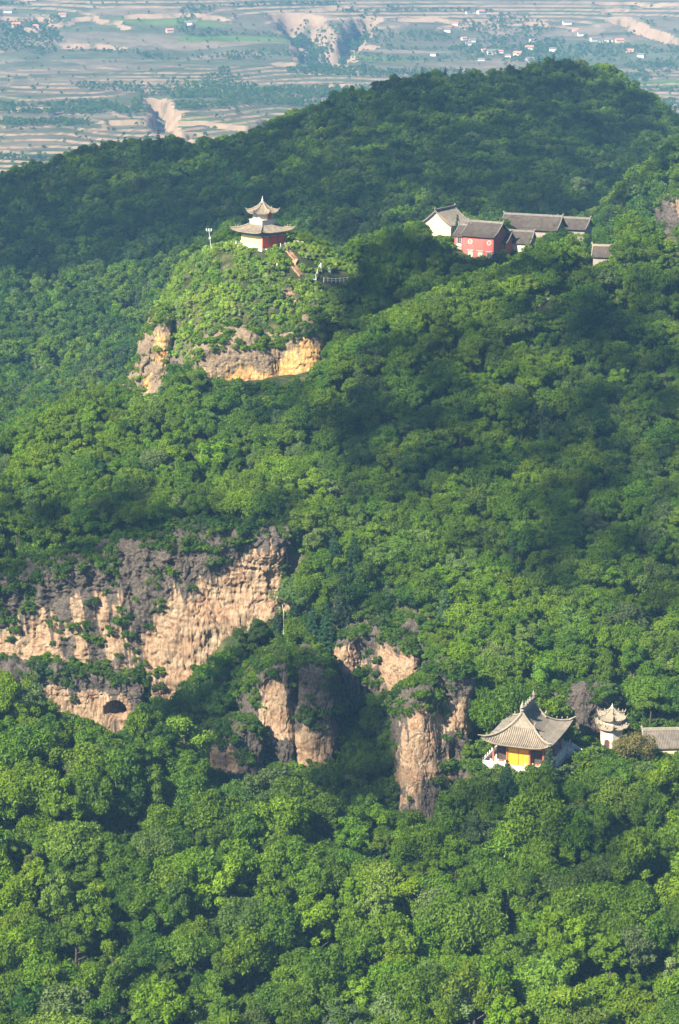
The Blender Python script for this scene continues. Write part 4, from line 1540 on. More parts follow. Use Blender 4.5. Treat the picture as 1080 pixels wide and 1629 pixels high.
for (ax, ay, rx, ry, dd) in ((30, 60, 55, 25, .75), (70, 70, 30, 18, .6), (800, 45, 70, 22, .55), (870, 85, 60, 22, .6), (770, 80, 60, 14, .4), (960, 80, 80, 10, .45), (1040, 110, 50, 10, .4),
                             (100, 176, 130, 7, .8), (60, 197, 80, 5, .8), (350, 145, 90, 5, .6), (450, 160, 60, 9, .6), (620, 118, 130, 5, .75), (520, 112, 70, 6, .8), (385, 90, 40, 6, .4), (1000, 130, 40, 14, .4)):
    m = ((px - ax) / rx) ** 2 + ((py - ay) / ry) ** 2 < 1 + 0.5 * vnoise(xx / 30.0, yy / 40.0)
    dens = np.where(m, np.maximum(dens, dd), dens)
keep = (g2.random(n) < dens) & (px > -60) & (px < 1140) & (py > -15) & (py < 320)
xx, yy, zz = xx[keep], yy[keep], zz[keep]
n = len(xx)
print('far trees', n)
FLIB = bpy.data.collections.new('far_kinds')
for k in range(3):
    V, Fq2, L = broad_crown(700 + k, [3.0, 2.4, 2.0][k], [0.5, .5, .8][k], [5.5, 6.5, 8.0][k], 14, 34, 0.65)
    FLIB.objects.link(bpy.data.objects.new('f%02d' % k, crown_mesh('far_tree', (V, Fq2, L), M['leaf'])))
scatter_object('distant_woodland', np.stack([xx, yy, zz - 0.2], -1), g2.uniform(0.35, 0.85, n), g2.uniform(0, 6.28, n), g2.integers(0, 3, n), np.clip(0.35 + 0.2 * g2.normal(size=n), 0, 1), FLIB,
               'lines and clumps of dark trees over the distant terraced plain')

# ------------------------------------------------------------------ the air between
hz = MB().box((0, 4515, 0), (4600, 9170, 1)).v
bm_z0, bm_z1 = min(FZ.min(), GZ.min()) - 3.0, 263.0
hzv = [(x, y, bm_z0 if z < 0 else bm_z1) for x, y, z in hz]
mz, nt, b = new_mat('haze')
nt.nodes.remove(b)
vp = node(nt, 'ShaderNodeVolumePrincipled')
vp.inputs['Color'].default_value = (0.27, 0.58, 1.0, 1)
vp.inputs['Density'].default_value = 0.00014
vp.inputs['Anisotropy'].default_value = 0.0
nt.links.new(vp.outputs[0], nt.nodes['Material Output'].inputs['Volume'])
o = bpy.data.objects.new('haze', mesh_from('haze', hzv, [(3, 2, 1, 0), (4, 5, 6, 7), (0, 1, 5, 4), (1, 2, 6, 5), (2, 3, 7, 6), (3, 0, 4, 7)], mz))
link(o)
tag(o, 'thin blue summer haze filling the valley air', None, None, 'stuff')

# ------------------------------------------------------------------ broken clouds overhead whose shade dapples the slopes
M['cloud'] = plain('cloud', (0.86, 0.86, 0.86), 1.0, 0.03, 0.02)


def ray_ground(px, py):
    """ground points seen at pixels (vectorised march over the height field)"""
    px = np.asarray(px, float)
    py = np.asarray(py, float)
    out = np.full((len(px), 3), np.nan)
    done = np.zeros(len(px), bool)
    for Yq in np.arange(300, 1000, 2.0):
        w = PV(px, py, np.full(len(px), Yq))
        hit = (~done) & (w[:, 2] < gz(w[:, 0], w[:, 1]) + 3.5) & (np.abs(w[:, 0]) < 246)
        out[hit] = w[hit]
        done |= hit
    return out


ICO = bmesh.new()
bmesh.ops.create_icosphere(ICO, subdivisions=2, radius=1.0)
ICO_V = np.array([v.co[:] for v in ICO.verts])
ICO_F = np.array([[v.index for v in f.verts] for f in ICO.faces])
ICO.free()
CLOUD_Z = 620.0


def cloud(poly, density, label, seed, r=(4.0, 9.0), yr_=(0, 2000)):
    g = np.random.default_rng(seed)
    A = np.array(poly, float)
    n = 5000
    px = g.uniform(A[:, 0].min(), A[:, 0].max(), n)
    py = g.uniform(A[:, 1].min(), A[:, 1].max(), n)
    inside = seg_dist(poly, px, py) == 0
    W = ray_ground(px[inside], py[inside])
    W = W[~np.isnan(W[:, 0])]
    W = W[(W[:, 1] > yr_[0]) & (W[:, 1] < yr_[1])]
    if len(W) < 10:
        return
    # spread evenly over the shaded ground: one puff per cell of the sun's view of it
    sx = np.array([math.cos(SUN_LEFT), -math.sin(SUN_LEFT), 0.0])
    sy = np.cross(SUN_DIR, sx)
    cell_ = np.stack([np.floor(W @ sx / 3.5), np.floor(W @ sy / 3.5)], -1).astype(int)
    _, first = np.unique(cell_, axis=0, return_index=True)
    W = W[first]
    rm = (r[0] + r[1]) / 2
    keep = g.random(len(W)) < density * 3.5 ** 2 / (math.pi * rm ** 2 * 0.55)
    W = W[keep]
    t = (CLOUD_Z + g.normal(size=len(W)) * 14 - W[:, 2]) / SUN_DIR[2]
    C = W + SUN_DIR * t[:, None]
    Rr = g.uniform(r[0], r[1], len(C))
    V = (ICO_V[None] * (1 + 0.12 * g.normal(size=(len(C), len(ICO_V), 1))) * Rr[:, None, None] * np.array([1.0, 1.0, 0.75]) + C[:, None]).reshape(-1, 3)
    Fq3 = (ICO_F[None] + (np.arange(len(C)) * len(ICO_V))[:, None, None]).reshape(-1, 3)
    o = bpy.data.objects.new('cloud', mesh_from('cloud', V, Fq3, M['cloud'], None, True))
    link(o)
    tag(o, label, None, None, 'structure')


cloud([(-60, 280), (200, 232), (430, 205), (600, 138), (700, 118), (895, 98), (1100, 190), (1100, 235), (960, 345), (820, 330), (640, 300), (480, 330), (330, 330), (120, 350), (-60, 360)], 0.75, 'broken white cloud over the far ridge', 1, (1.8, 3.2), (690, 2000))
cloud([(640, 300), (960, 345), (930, 370), (700, 345), (480, 420), (330, 400), (100, 440), (-60, 440), (-60, 360), (120, 350), (330, 330), (480, 330)], 0.6, 'thin white cloud over the lower part of the far ridge', 2, (1.8, 3.2), (690, 2000))
cloud([(525, 440), (640, 375), (720, 400), (860, 415), (980, 425), (870, 465), (700, 515), (560, 575), (525, 570)], 0.85, 'white cloud over the monastery knoll', 3, (2, 4), (530, 625))
cloud([(560, 580), (860, 480), (1100, 420), (1100, 830), (900, 760), (700, 680), (560, 660)], 0.34, 'wide thin white cloud over the right hand slope', 4, (1.8, 3.2))
cloud([(540, 660), (700, 680), (900, 760), (1100, 830), (1100, 980), (860, 940), (700, 830), (560, 800)], 0.4, 'ragged white cloud over the middle slope', 5, (1.8, 3.2))
cloud([(-80, 790), (120, 785), (260, 805), (470, 800), (480, 838), (340, 842), (100, 880), (-80, 920)], 0.45, 'low white cloud over the wood above the left cliff', 6, (2, 4))
cloud([(330, 618), (520, 600), (600, 640), (580, 740), (500, 720), (440, 670)], 0.45, 'small white cloud over the wood below the pavilion', 7, (2, 4))
cloud([(700, 1260), (1090, 1230), (1090, 1420), (820, 1440), (640, 1360)], 0.28, 'small white cloud over the right of the near slope', 8, (1.8, 3.2))
cloud([(205, 1100), (330, 1105), (392, 985), (430, 1000), (350, 1130), (410, 1240), (300, 1215)], 0.6, 'added out of view cloud puffs shading the left part of the ravine', 9, (1.6, 2.8), (395, 437))  # unseen cloud added to darken the ravine trees
cloud([(548, 1115), (640, 1112), (622, 1285), (480, 1285), (500, 1225)], 0.7, 'added out of view cloud puffs shading the middle gully', 10, (1.6, 2.8), (382, 428))  # another unseen cloud, added to shade the gully trees
# ------------------------------------------------------------------ buildings
M['tile'] = plain('grey_roof_tile', (0.135, 0.118, 0.10), 0.85, 0.35, 0.9, grime=(0.07, 0.065, 0.055), bmp=0.05)
M['tile_warm'] = plain('weathered_tan_tile', (0.235, 0.19, 0.14), 0.85, 0.3, 0.9, grime=(0.12, 0.10, 0.075), bmp=0.05)
M['tile_dark'] = plain('dark_roof_tile', (0.072, 0.058, 0.05), 0.85, 0.35, 0.9, grime=(0.10, 0.09, 0.08), bmp=0.05)
M['ridge'] = plain('ridge_tile', (0.28, 0.24, 0.185), 0.85, 0.3, 2.0, grime=(0.12, 0.11, 0.1))
M['ridge_grey'] = plain('grey_ridge_tile', (0.17, 0.155, 0.14), 0.85, 0.3, 2.0)
M['marble'] = plain('white_marble', (0.60, 0.59, 0.56), 0.6, 0.12, 1.5, grime=(0.42, 0.40, 0.36))
M['stone'] = plain('pale_platform_stone', (0.52, 0.50, 0.46), 0.8, 0.2, 1.0, grime=(0.25, 0.24, 0.21))
M['cream'] = plain('cream_plaster', (0.60, 0.48, 0.32), 0.85, 0.14, 0.8, grime=(0.45, 0.36, 0.24))
M['yellow_wall'] = plain('pale_yellow_plaster', (0.66, 0.52, 0.22), 0.85, 0.14, 0.7, grime=(0.55, 0.45, 0.25))
M['red_wall'] = plain('red_plaster', (0.46, 0.115, 0.10), 0.85, 0.14, 0.7, grime=(0.30, 0.10, 0.09))
M['red_paint'] = plain('red_lacquer', (0.48, 0.05, 0.04), 0.5, 0.2, 1.5)
M['brown_paint'] = plain('red_brown_column', (0.30, 0.10, 0.06), 0.6, 0.2, 1.5)
M['orange_paint'] = plain('orange_frame', (0.60, 0.20, 0.03), 0.6, 0.15, 1.5)
M['yellow_paint'] = plain('yellow_door', (0.74, 0.35, 0.02), 0.55, 0.08, 1.5)
M['blue_beam'] = plain('painted_blue_beam', (0.07, 0.13, 0.20), 0.7, 0.4, 2.5)
M['dark_wood'] = plain('dark_timber', (0.06, 0.045, 0.035), 0.8, 0.3, 2.0)
M['glass'] = plain('dark_window_glass', (0.03, 0.035, 0.04), 0.15, 0.2, 1.0)
M['pale_paint'] = plain('pale_trim', (0.52, 0.47, 0.40), 0.8, 0.12, 2.0)
M['stone_wall'] = plain('grey_brown_wall', (0.26, 0.22, 0.18), 0.9, 0.2, 0.9)
M['brick'] = plain('pagoda_brick', (0.58, 0.50, 0.38), 0.85, 0.2, 1.2, grime=(0.30, 0.24, 0.17))
M['grey_bark'] = plain('grey_bark', (0.42, 0.37, 0.31), 0.9, 0.2, 3.0)
M['earth'] = plain('bare_earth_path', (0.42, 0.27, 0.16), 1.0, 0.2, 0.8, grime=(0.28, 0.18, 0.11))
M['metal'] = plain('galvanised_metal', (0.55, 0.56, 0.57), 0.5, 0.1, 2.0)
M['white_metal'] = plain('white_enamel', (0.78, 0.78, 0.76), 0.5, 0.06, 2.0)


def copy_obj(o, parent=None, loc=None, rz=None):
    c = o.copy()
    COL.objects.link(c)
    if parent is not None:
        c.parent = parent
    if loc is not None:
        c.location = loc
    if rz is not None:
        c.rotation_euler = (0, 0, rz)
    return c


class Slope:
    """one concave roof slope: eave along local x (half length a), climbing along +y to a ridge of half length r"""

    def __init__(s, a, r, run, z0, h, tg=1.0, up=0.5, push=0.25, k=0.85, pw=2.2):
        s.a, s.r, s.run, s.z0, s.h, s.tg, s.up, s.push, s.k, s.pw = a, r, run, z0, h, tg, up, push, k, pw

    def prof(s, t):
        return (1 - s.k) * t + s.k * t ** s.pw

    def w(s, t):
        return s.a + (s.r - s.a) * min(t / s.tg, 1.0)

    def at(s, x, t):
        w = max(s.w(t), 1e-6)
        e = min(abs(x) / w, 1.0) ** 4 * (1 - t) ** 2
        return (x * (1 + 0.0 * e), -s.run * (1 - t) - s.push * e, s.z0 + s.h * s.prof(t) + s.up * e)

    def grid(s, nt=12, nx=17, t1=1.0):
        return [[s.at(s.w(t) * (2 * j / (nx - 1) - 1), t) for j in range(nx)] for t in np.linspace(0, t1, nt)]

    def ribs(s, mb, gap, T, t1=1.0, r=0.07):
        n = int(2 * s.a / gap)
        for i in range(n + 1):
            x = -s.a + (i + 0.5) * 2 * s.a / (n + 1)
            if abs(x) <= s.r:
                te = t1
            else:
                te = min(t1, s.tg * (s.a - abs(x)) / (s.a - s.r))
            if te < 0.06:
                continue
            ts = np.linspace(0, te, 5)
            mb.add_strip([T(s.at(x, t)) for t in ts], [T(s.at(x + 0.02, t)) for t in ts], r)


def add_strip(self, pts, pts2, r):
    """low three-sided rib along a slope"""
    V, Fs = [], []
    for p, q in zip(pts, pts2):
        p = np.array(p, float)
        d = np.array(q, float) - p
        d[2] = 0
        d /= np.linalg.norm(d) + 1e-9
        V += [p - d * r, p + np.array([0, 0, r * 1.3]), p + d * r]
    for i in range(len(pts) - 1):
        a, b_ = 3 * i, 3 * i + 3
        Fs += [(a, a + 1, b_ + 1, b_), (a + 1, a + 2, b_ + 2, b_ + 1)]
    Fs.append((0, 2, 1))
    return self.add(V, Fs)


MB.add_strip = add_strip


def turn(rz, dx=0.0, dy=0.0):
    c, s = math.cos(rz), math.sin(rz)
    return lambda p: (p[0] * c - p[1] * s + dx, p[0] * s + p[1] * c + dy, p[2])


def mapgrid(g, T):
    return [[T(p) for p in row] for row in g]


def beast(mb, p, s=0.5, d=(0, -1)):
    """small upright ridge ornament: body and raised head"""
    p = np.array(p, float)
    dd = np.array([d[0], d[1], 0.0])
    mb.tube([p, p + np.array([0, 0, .55 * s]), p + np.array([0, 0, .9 * s]) + dd * .25 * s, p + np.array([0, 0, 1.25 * s]) + dd * .1 * s], [.22 * s, .2 * s, .15 * s, .04 * s], 5)


# ---------------- lower temple: hip and gable roof, veranda, white balustrades
def build_temple():
    rz = math.atan2(0.935, 0.354)
    t = empty('temple_hall', tuple(TEMPLE), rz, 'temple hall with sweeping grey tiled roof, yellow doors and white balustrades on the lower terrace', 'temple')
    PZ = 1.1
    pl = MB()
    pl.box((0, 0, PZ / 2 - 1.5), (14.2, 11.6, PZ + 3.0)).box((0, 0, PZ - 0.06), (14.5, 11.9, 0.16))
    pl.build('platform', M['stone'], t)
    st = MB()
    for i in range(6):
        st.box((-7.25 - 0.30 * (i + 0.5), 0.0, PZ - 0.17 * (i + 1) - 0.6), (0.30, 3.0, 1.2))
    st.build('steps', M['marble'], t)
    for s in (-1, 1):
        MB().extrude_xz([(-7.25, PZ + .05), (-9.2, PZ - 1.05), (-9.2, PZ - 1.6), (-7.25, PZ - 1.6)], s * 1.75 - 0.15, s * 1.75 + 0.15).build('stair_cheek', M['marble'], t)
    # side flight on the right hand end
    sf = MB()
    for i in range(7):
        sf.box((5.6, -5.95 - 0.35 * (i + .5), PZ - 0.18 * (i + 1) - .8), (2.2, .35, 1.6))
    sf.build('steps', M['stone'], t)
    for dx in (4.4, 6.8):
        MB().add([(dx - .12, -5.9, PZ + .85), (dx + .12, -5.9, PZ + .85), (dx + .12, -8.5, PZ - .45), (dx - .12, -8.5, PZ - .45),
                  (dx - .12, -5.9, PZ - 1.5), (dx + .12, -5.9, PZ - 1.5), (dx + .12, -8.5, PZ - 2.2), (dx - .12, -8.5, PZ - 2.2)],
                 [(0, 1, 2, 3), (7, 6, 5, 4), (0, 3, 7, 4), (1, 5, 6, 2), (0, 4, 5, 1), (3, 2, 6, 7)]).build('stair_cheek', M['marble'], t)
    post = MB().box((0, 0, .5), (.2, .2, 1.0)).box((0, 0, 1.03), (.26, .26, .06)).lathe((0, 0, 1.06), [(.1, 0), (.13, .1), (.1, .22), (.03, .3)], 8).mesh('balustrade_post', M['marble'])
    panels = {}

    def rail(x0, y0, x1, y1):
        n = max(1, round(math.hypot(x1 - x0, y1 - y0) / 1.25))
        ln = math.hypot(x1 - x0, y1 - y0) / n
        an = math.atan2(y1 - y0, x1 - x0)
        key = round(ln, 2)
        if key not in panels:
            w = ln - .2
            panels[key] = MB().box((0, 0, .8), (w, .14, .12)).box((0, 0, .34), (w, .09, .52)).box((0, 0, .06), (w, .16, .1)).box((-w * .25, 0, .67), (.12, .1, .15)).box((w * .25, 0, .67), (.12, .1, .15)).mesh('balustrade_panel', M['marble'])
        for i in range(n + 1):
            f = i / n
            o = bpy.data.objects.new('balustrade_post', post)
            link(o, t)
            o.location = (x0 + (x1 - x0) * f, y0 + (y1 - y0) * f, PZ + .02)
            if i < n:
                f = (i + .5) / n
                o = bpy.data.objects.new('balustrade_panel', panels[key])
                link(o, t)
                o.location = (x0 + (x1 - x0) * f, y0 + (y1 - y0) * f, PZ + .02)
                o.rotation_euler = (0, 0, an)
    E, S = 6.9, 5.6
    rail(-E, -S, -E, -1.75)
    rail(-E, 1.75, -E, S)
    rail(-E, S, E, S)
    rail(-E + 1.25, -S, 4.4, -S)
    rail(E, -S, E, S)
    # hall body
    WH = 3.3
    MB().box((0.3, 0, PZ + WH / 2), (9.0, 7.4, WH)).build('wall', M['brown_paint'], t)
    MB().box((0.3, 0, PZ + WH + .35), (10.6, 9.2, .5)).box((0.3, 0, PZ + WH + .75), (11.4, 9.9, .3)).build('beam', M['brown_paint'], t)
    col = MB().lathe((0, 0, 0), [(.26, 0), (.26, .12), (.19, .16), (.17, WH), (.2, WH + .12)], 10).mesh('column', M['brown_paint'], True)
    for x in (-5.2, -1.8, 1.8, 5.4):
        for y in (-4.35, -1.95, 1.95, 4.35):
            if abs(x) < 5 and abs(y) < 4:
                continue
            o = bpy.data.objects.new('column', col)
            link(o, t)
            o.location = (x, y, PZ)
    # front: frame with two yellow leaves, a low orange sill rail
    MB().box((-5.15, -1.85, PZ + 1.55), (.12, .14, 2.9)).box((-5.15, 1.85, PZ + 1.55), (.12, .14, 2.9)).box((-5.15, 0, PZ + 1.55), (.12, .16, 2.9)).box((-5.15, 0, PZ + 2.98), (.14, 3.9, .16)).box((-5.15, 0, PZ + .12), (.14, 3.9, .2)).build('door_frame', M['orange_paint'], t)
    for s in (-1, 1):
        d = MB().box((-5.12, s * .94, PZ + 1.55), (.07, 1.62, 2.66)).build('door', M['yellow_paint'], t)
        MB().box((-5.17, s * .94, PZ + 2.2), (.03, 1.2, .05)).box((-5.17, s * .94, PZ + .7), (.03, 1.2, .05)).build('door_rail', M['orange_paint'], d)
    for y in (-3.15, 3.15):
        MB().box((-4.22, y, PZ + 1.6), (.08, 1.7, 2.4)).build('window', M['dark_wood'], t)
    MB().box((-5.2, -3.15, PZ + WH + .02), (.16, 2.3, .35)).box((-5.2, 3.15, PZ + WH + .02), (.16, 2.3, .35)).box((-5.2, 0, PZ + WH + .02), (.16, 3.6, .35)).build('lintel', M['orange_paint'], t)
    # roof
    z0, h, a, b_, r = PZ + WH + .75, 4.6, 7.1, 5.75, 3.35
    tg = (a - r) / b_
    main = Slope(a, r, b_, z0, h, tg, .85, .3, .88, 2.1)
    root = MB()
    for rr in (0, math.pi):
        root.sheet(mapgrid(main.grid(16, 21), turn(rr)), .2)
    endS = Slope(b_, b_ * (1 - tg), a - r, z0, h * main.prof(tg), 1.0, .85, .3, 0, 1)

    def prof_end(tt):
        return main.prof(tt * tg) / main.prof(tg)
    endS.prof = prof_end
    TE = [turn(-math.pi / 2, -r, 0), turn(math.pi / 2, r, 0)]
    for T in TE:
        root.sheet(mapgrid(endS.grid(8, 17), T), .2)
    roof = root.build('roof', M['tile_warm'], t)
    rb = MB()
    for rr in (0, math.pi):
        main.ribs(rb, .36, turn(rr), 1.0, .085)
    for T in TE:
        endS.ribs(rb, .36, T, 1.0, .085)
    tag(rb.build('tile_ribs', M['tile'], roof), None, None, None, 'stuff')
    # gable panels, ridges, ornaments
    for s in (-1, 1):
        ts = np.linspace(tg, 1, 10)
        poly = [(-b_ * (1 - q), z0 + h * main.prof(q) - .1) for q in ts] + [(b_ * (1 - q), z0 + h * main.prof(q) - .1) for q in ts[::-1][1:]]
        g = MB()
        n = len(poly)
        x0, x1 = s * (r - .35), s * (r - .1)
        g.add([(x0, y, z) for y, z in poly] + [(x1, y, z) for y, z in poly], [tuple(range(n)), tuple(range(n, 2 * n))[::-1]] + [(i, (i + 1) % n, n + (i + 1) % n, n + i) for i in range(n)])
        g.build('gable_panel', M['ridge'], roof)
    MB().box((0, 0, z0 + h + .32), (2 * r + .3, .34, .75)).box((0, 0, z0 + h + .75), (2 * r + .5, .46, .14)).build('ridge', M['ridge_grey'], roof)
    for s in (-1, 1):
        for y in (-1, 1):
            T = turn(0 if y < 0 else math.pi)
            sg = s if y < 0 else -s
            MB().tube([np.array(T(main.at(sg * (r - .05), q))) + np.array([0, 0, .22]) for q in np.linspace(tg * .93, .99, 9)], .2, 6).build('gable_ridge', M['ridge'], roof)
            pts = [np.array(T(main.at(sg * main.w(q), q))) + np.array([0, 0, .2]) for q in np.linspace(0, tg, 9)]
            pts[0] = pts[0] + np.array([s * .35, y * .35, .3])
            MB().tube(pts, [.09] + [.17] * 8, 6).build('hip_ridge', M['ridge'], roof)
            mb = MB()
            beast(mb, np.array(T(main.at(sg * (r - .05), tg * .97))) + np.array([0, 0, .3]), .85, (s * .7, y * .7))
            for q in (.14, .26, .38):
                beast(mb, np.array(T(main.at(sg * main.w(q), q))) + np.array([0, 0, .3]), .5, (s * .7, y * .7))
            mb.build('ridge_beast', M['ridge'], roof)
        e = np.array([s * (r + .1), 0, z0 + h + .6])
        f = MB().tube([e, e + np.array([s * .15, 0, .5]), e + np.array([-s * .05, 0, 1.05]), e + np.array([-s * .25, 0, 1.45])], [.36, .32, .18, .04], 6)
        f.build('ridge_finial', M['ridge'], roof)
    f = MB()
    for x in (-1.2, 0, 1.2):
        f.lathe((x, 0, z0 + h + .8), [(.16, 0), (.2, .2), (.1, .35), (.14, .5), (.02, .75)], 6)
    f.build('ridge_ornament', M['ridge'], roof)
    return t


build_temple()


# ---------------- polygonal pagoda roofs
def poly_roof(n, Re, Ri, z0, h, up, roof_mat, rib_mat, ridge_mat, parent, rot=0.0, gap=.35, k=.7, pw=1.9, thick=.16, spike=.35, ridge_r=.13):
    """n-sided roof from circumradius Re (eave) to Ri (top)"""
    ap_e, ap_i = Re * math.cos(math.pi / n), Ri * math.cos(math.pi / n)
    he, hi = Re * math.sin(math.pi / n), Ri * math.sin(math.pi / n)
    S = Slope(he, hi, ap_e - ap_i, z0, h, 1.0, up, up * .35, k, pw)
    sh, rb = MB(), MB()
    ridges = []
    for i in range(n):
        an = rot + 2 * math.pi * i / n + math.pi / n
        # slope's +y points inward: outward normal angle an
        T = turn(an + math.pi / 2, -(-ap_i) * math.cos(an), ap_i * math.sin(an))
        sh.sheet(mapgrid(S.grid(9, 11), T), thick)
        S.ribs(rb, gap, T, 1.0, .06)
        pts = [np.array(T(S.at(S.w(q), q))) + np.array([0, 0, ridge_r]) for q in np.linspace(0, 1, 8)]
        out = pts[0][:2] / (np.linalg.norm(pts[0][:2]) + 1e-9)
        pts.insert(0, pts[0] + np.array([out[0] * .25, out[1] * .25, spike]))
        ridges.append(pts)
    ro = sh.build('roof', roof_mat, parent)
    tag(rb.build('tile_ribs', rib_mat, ro), None, None, None, 'stuff')
    for pts in ridges:
        MB().tube(pts, [.05] + [ridge_r] * (len(pts) - 1), 5).build('hip_ridge', ridge_mat, ro)
    return ro


def ngon(n, Rr, rot=0.0):
    return [(Rr * math.cos(rot + 2 * math.pi * i / n), Rr * math.sin(rot + 2 * math.pi * i / n)) for i in range(n)]


def build_pavilion():
    t = empty('pavilion', tuple(PAV), R(0), 'two tiered pavilion with yellow and red walls on the sunlit hilltop', 'pavilion')
    W = 5.5                                              # corner radius of the walls; corners point at the camera, left and right
    c0 = -math.pi / 2
    MB().prism(ngon(4, 7.9, c0), -2.0, .35).build('platform', M['stone'], t)
    WH = 3.5
    hs = W / math.sqrt(2)
    MB().prism(ngon(4, W - .35, c0), .35, .35 + WH).build('wall', M['yellow_wall'], t)
    # left front wall: pale yellow plaster panel with a pale band at the foot
    TL = turn(R(-135) + math.pi / 2)                      # local: x along the wall, y = -hs is the outer face
    TR = turn(R(-45) + math.pi / 2)

    def face_box(T, x, z, w, hh, dpt, y=None):
        y = -hs if y is None else y
        V = [T((x + dx * w / 2, y + dy * dpt / 2, z + dz * hh / 2)) for dz in (-1, 1) for dx, dy in ((-1, -1), (1, -1), (1, 1), (-1, 1))]
        return V, [(3, 2, 1, 0), (4, 5, 6, 7), (0, 1, 5, 4), (1, 2, 6, 5), (2, 3, 7, 6), (3, 0, 4, 7)]
    MB().add(*face_box(TL, 0, .35 + .3, hs * 2 - .1, .6, .2, -hs + .26)).build('plinth_band', M['pale_paint'], t)
    for T in (TL, TR, turn(R(45) + math.pi / 2), turn(R(135) + math.pi / 2)):
        MB().add(*face_box(T, 0, .35 + WH - .25, hs * 2 + .2, .75, .22, -hs + .1)).build('painted_beam', M['blue_beam'], t)
    colm = MB().lathe((0, 0, 0), [(.22, 0), (.2, .1), (.18, WH)], 8).mesh('column', M['brown_paint'], True)
    for x in (-hs + .12, -1.35, 1.35, hs - .12):
        o = bpy.data.objects.new('column', colm)
        link(o, t)
        o.location = TR((x, -hs, .35))
    for i, x in enumerate((-1.0, -.33, .33, 1.0)):
        d = MB().add(*face_box(TR, x, .35 + 1.35, .62, 2.7, .1, -hs + .16)).build('door', M['red_paint'], t)
        lat = MB()
        for zz in (1.5, 1.9, 2.3):
            lat.add(*face_box(TR, x, .35 + zz, .5, .06, .05, -hs + .09))
        lat.build('lattice', M['orange_paint'], d)
    for x in (-2.55, 2.55):
        w_ = MB().add(*face_box(TR, x, .35 + 1.75, 1.8, 1.9, .1, -hs + .16)).build('window', M['red_paint'], t)
        lat = MB()
        for k in range(5):
            lat.add(*face_box(TR, x - .72 + .36 * k, .35 + 1.75, .07, 1.8, .05, -hs + .09))
        lat.build('lattice', M['orange_paint'], w_)
        MB().add(*face_box(TR, x, .35 + .4, 1.9, .8, .12, -hs + .17)).build('wall_panel', M['red_paint'], t)
    lo = poly_roof(4, 7.5, 3.0, 4.15, 1.6, .55, M['tile_warm'], M['tile'], M['ridge'], t, c0, .4, .5, 1.7, .18, .4, .15)
    for rr in (0, .5, 1, 1.5):
        mb = MB()
        an = c0 + rr * math.pi
        for q in (5.9, 6.5):
            beast(mb, (q * math.cos(an), q * math.sin(an), 5.0), .55, (math.cos(an), math.sin(an)))
        mb.build('ridge_beast', M['ridge'], lo)
    MB().prism(ngon(4, 3.1, c0), 5.3, 6.75).prism(ngon(4, 3.3, c0), 6.7, 6.85).build('parapet', M['pale_paint'], t)
    dr = MB().prism(ngon(6, 2.35, 0), 6.6, 8.5).build('drum', M['cream'], t)
    for i in range(6):
        an = R(60 * i + 30)
        T = turn(an + math.pi / 2)
        ap = 2.35 * math.cos(math.pi / 6)
        mat = M['red_paint'] if i in (5, 0) else M['pale_paint']
        MB().add(*face_box(T, 0, 7.55, 1.7, 1.1, .1, -ap - .02)).build('drum_window', mat, dr)
    MB().prism(ngon(6, 2.6, 0), 8.3, 8.6).build('painted_beam', M['blue_beam'], t)
    up = poly_roof(6, 3.7, .12, 8.45, 2.5, .6, M['tile_warm'], M['tile'], M['ridge'], t, 0, .36, .75, 1.8, .16, .4, .13)
    MB().lathe((0, 0, 10.8), [(.32, 0), (.36, .15), (.18, .3), (.26, .5), (.26, .65), (.1, .8), (.06, 1.3), (.01, 1.55)], 10).build('finial', M['marble'], up, True)
    post = MB().box((0, 0, .45), (.18, .18, .9)).lathe((0, 0, .9), [(.1, 0), (.12, .1), (.02, .22)], 6).mesh('balustrade_post', M['marble'])
    pan = MB().box((0, 0, .7), (1.3, .12, .12)).box((0, 0, .32), (1.3, .08, .46)).mesh('balustrade_panel', M['marble'])
    for T, rz, rng_ in ((TL, R(-45), [-3, -2]), (TR, R(45), [1, 2, 3, 4, 5]), (turn(R(135) + math.pi / 2), R(225), [1, 2, 3, 4])):
        for i in rng_:
            o = bpy.data.objects.new('balustrade_post', post)
            link(o, t)
            o.location = T((i * 1.5 - .75, -5.4, .35))
            if i != rng_[-1]:
                o = bpy.data.objects.new('balustrade_panel', pan)
                link(o, t)
                o.location = T((i * 1.5, -5.4, .35))
                o.rotation_euler = (0, 0, rz)
    return t


build_pavilion()


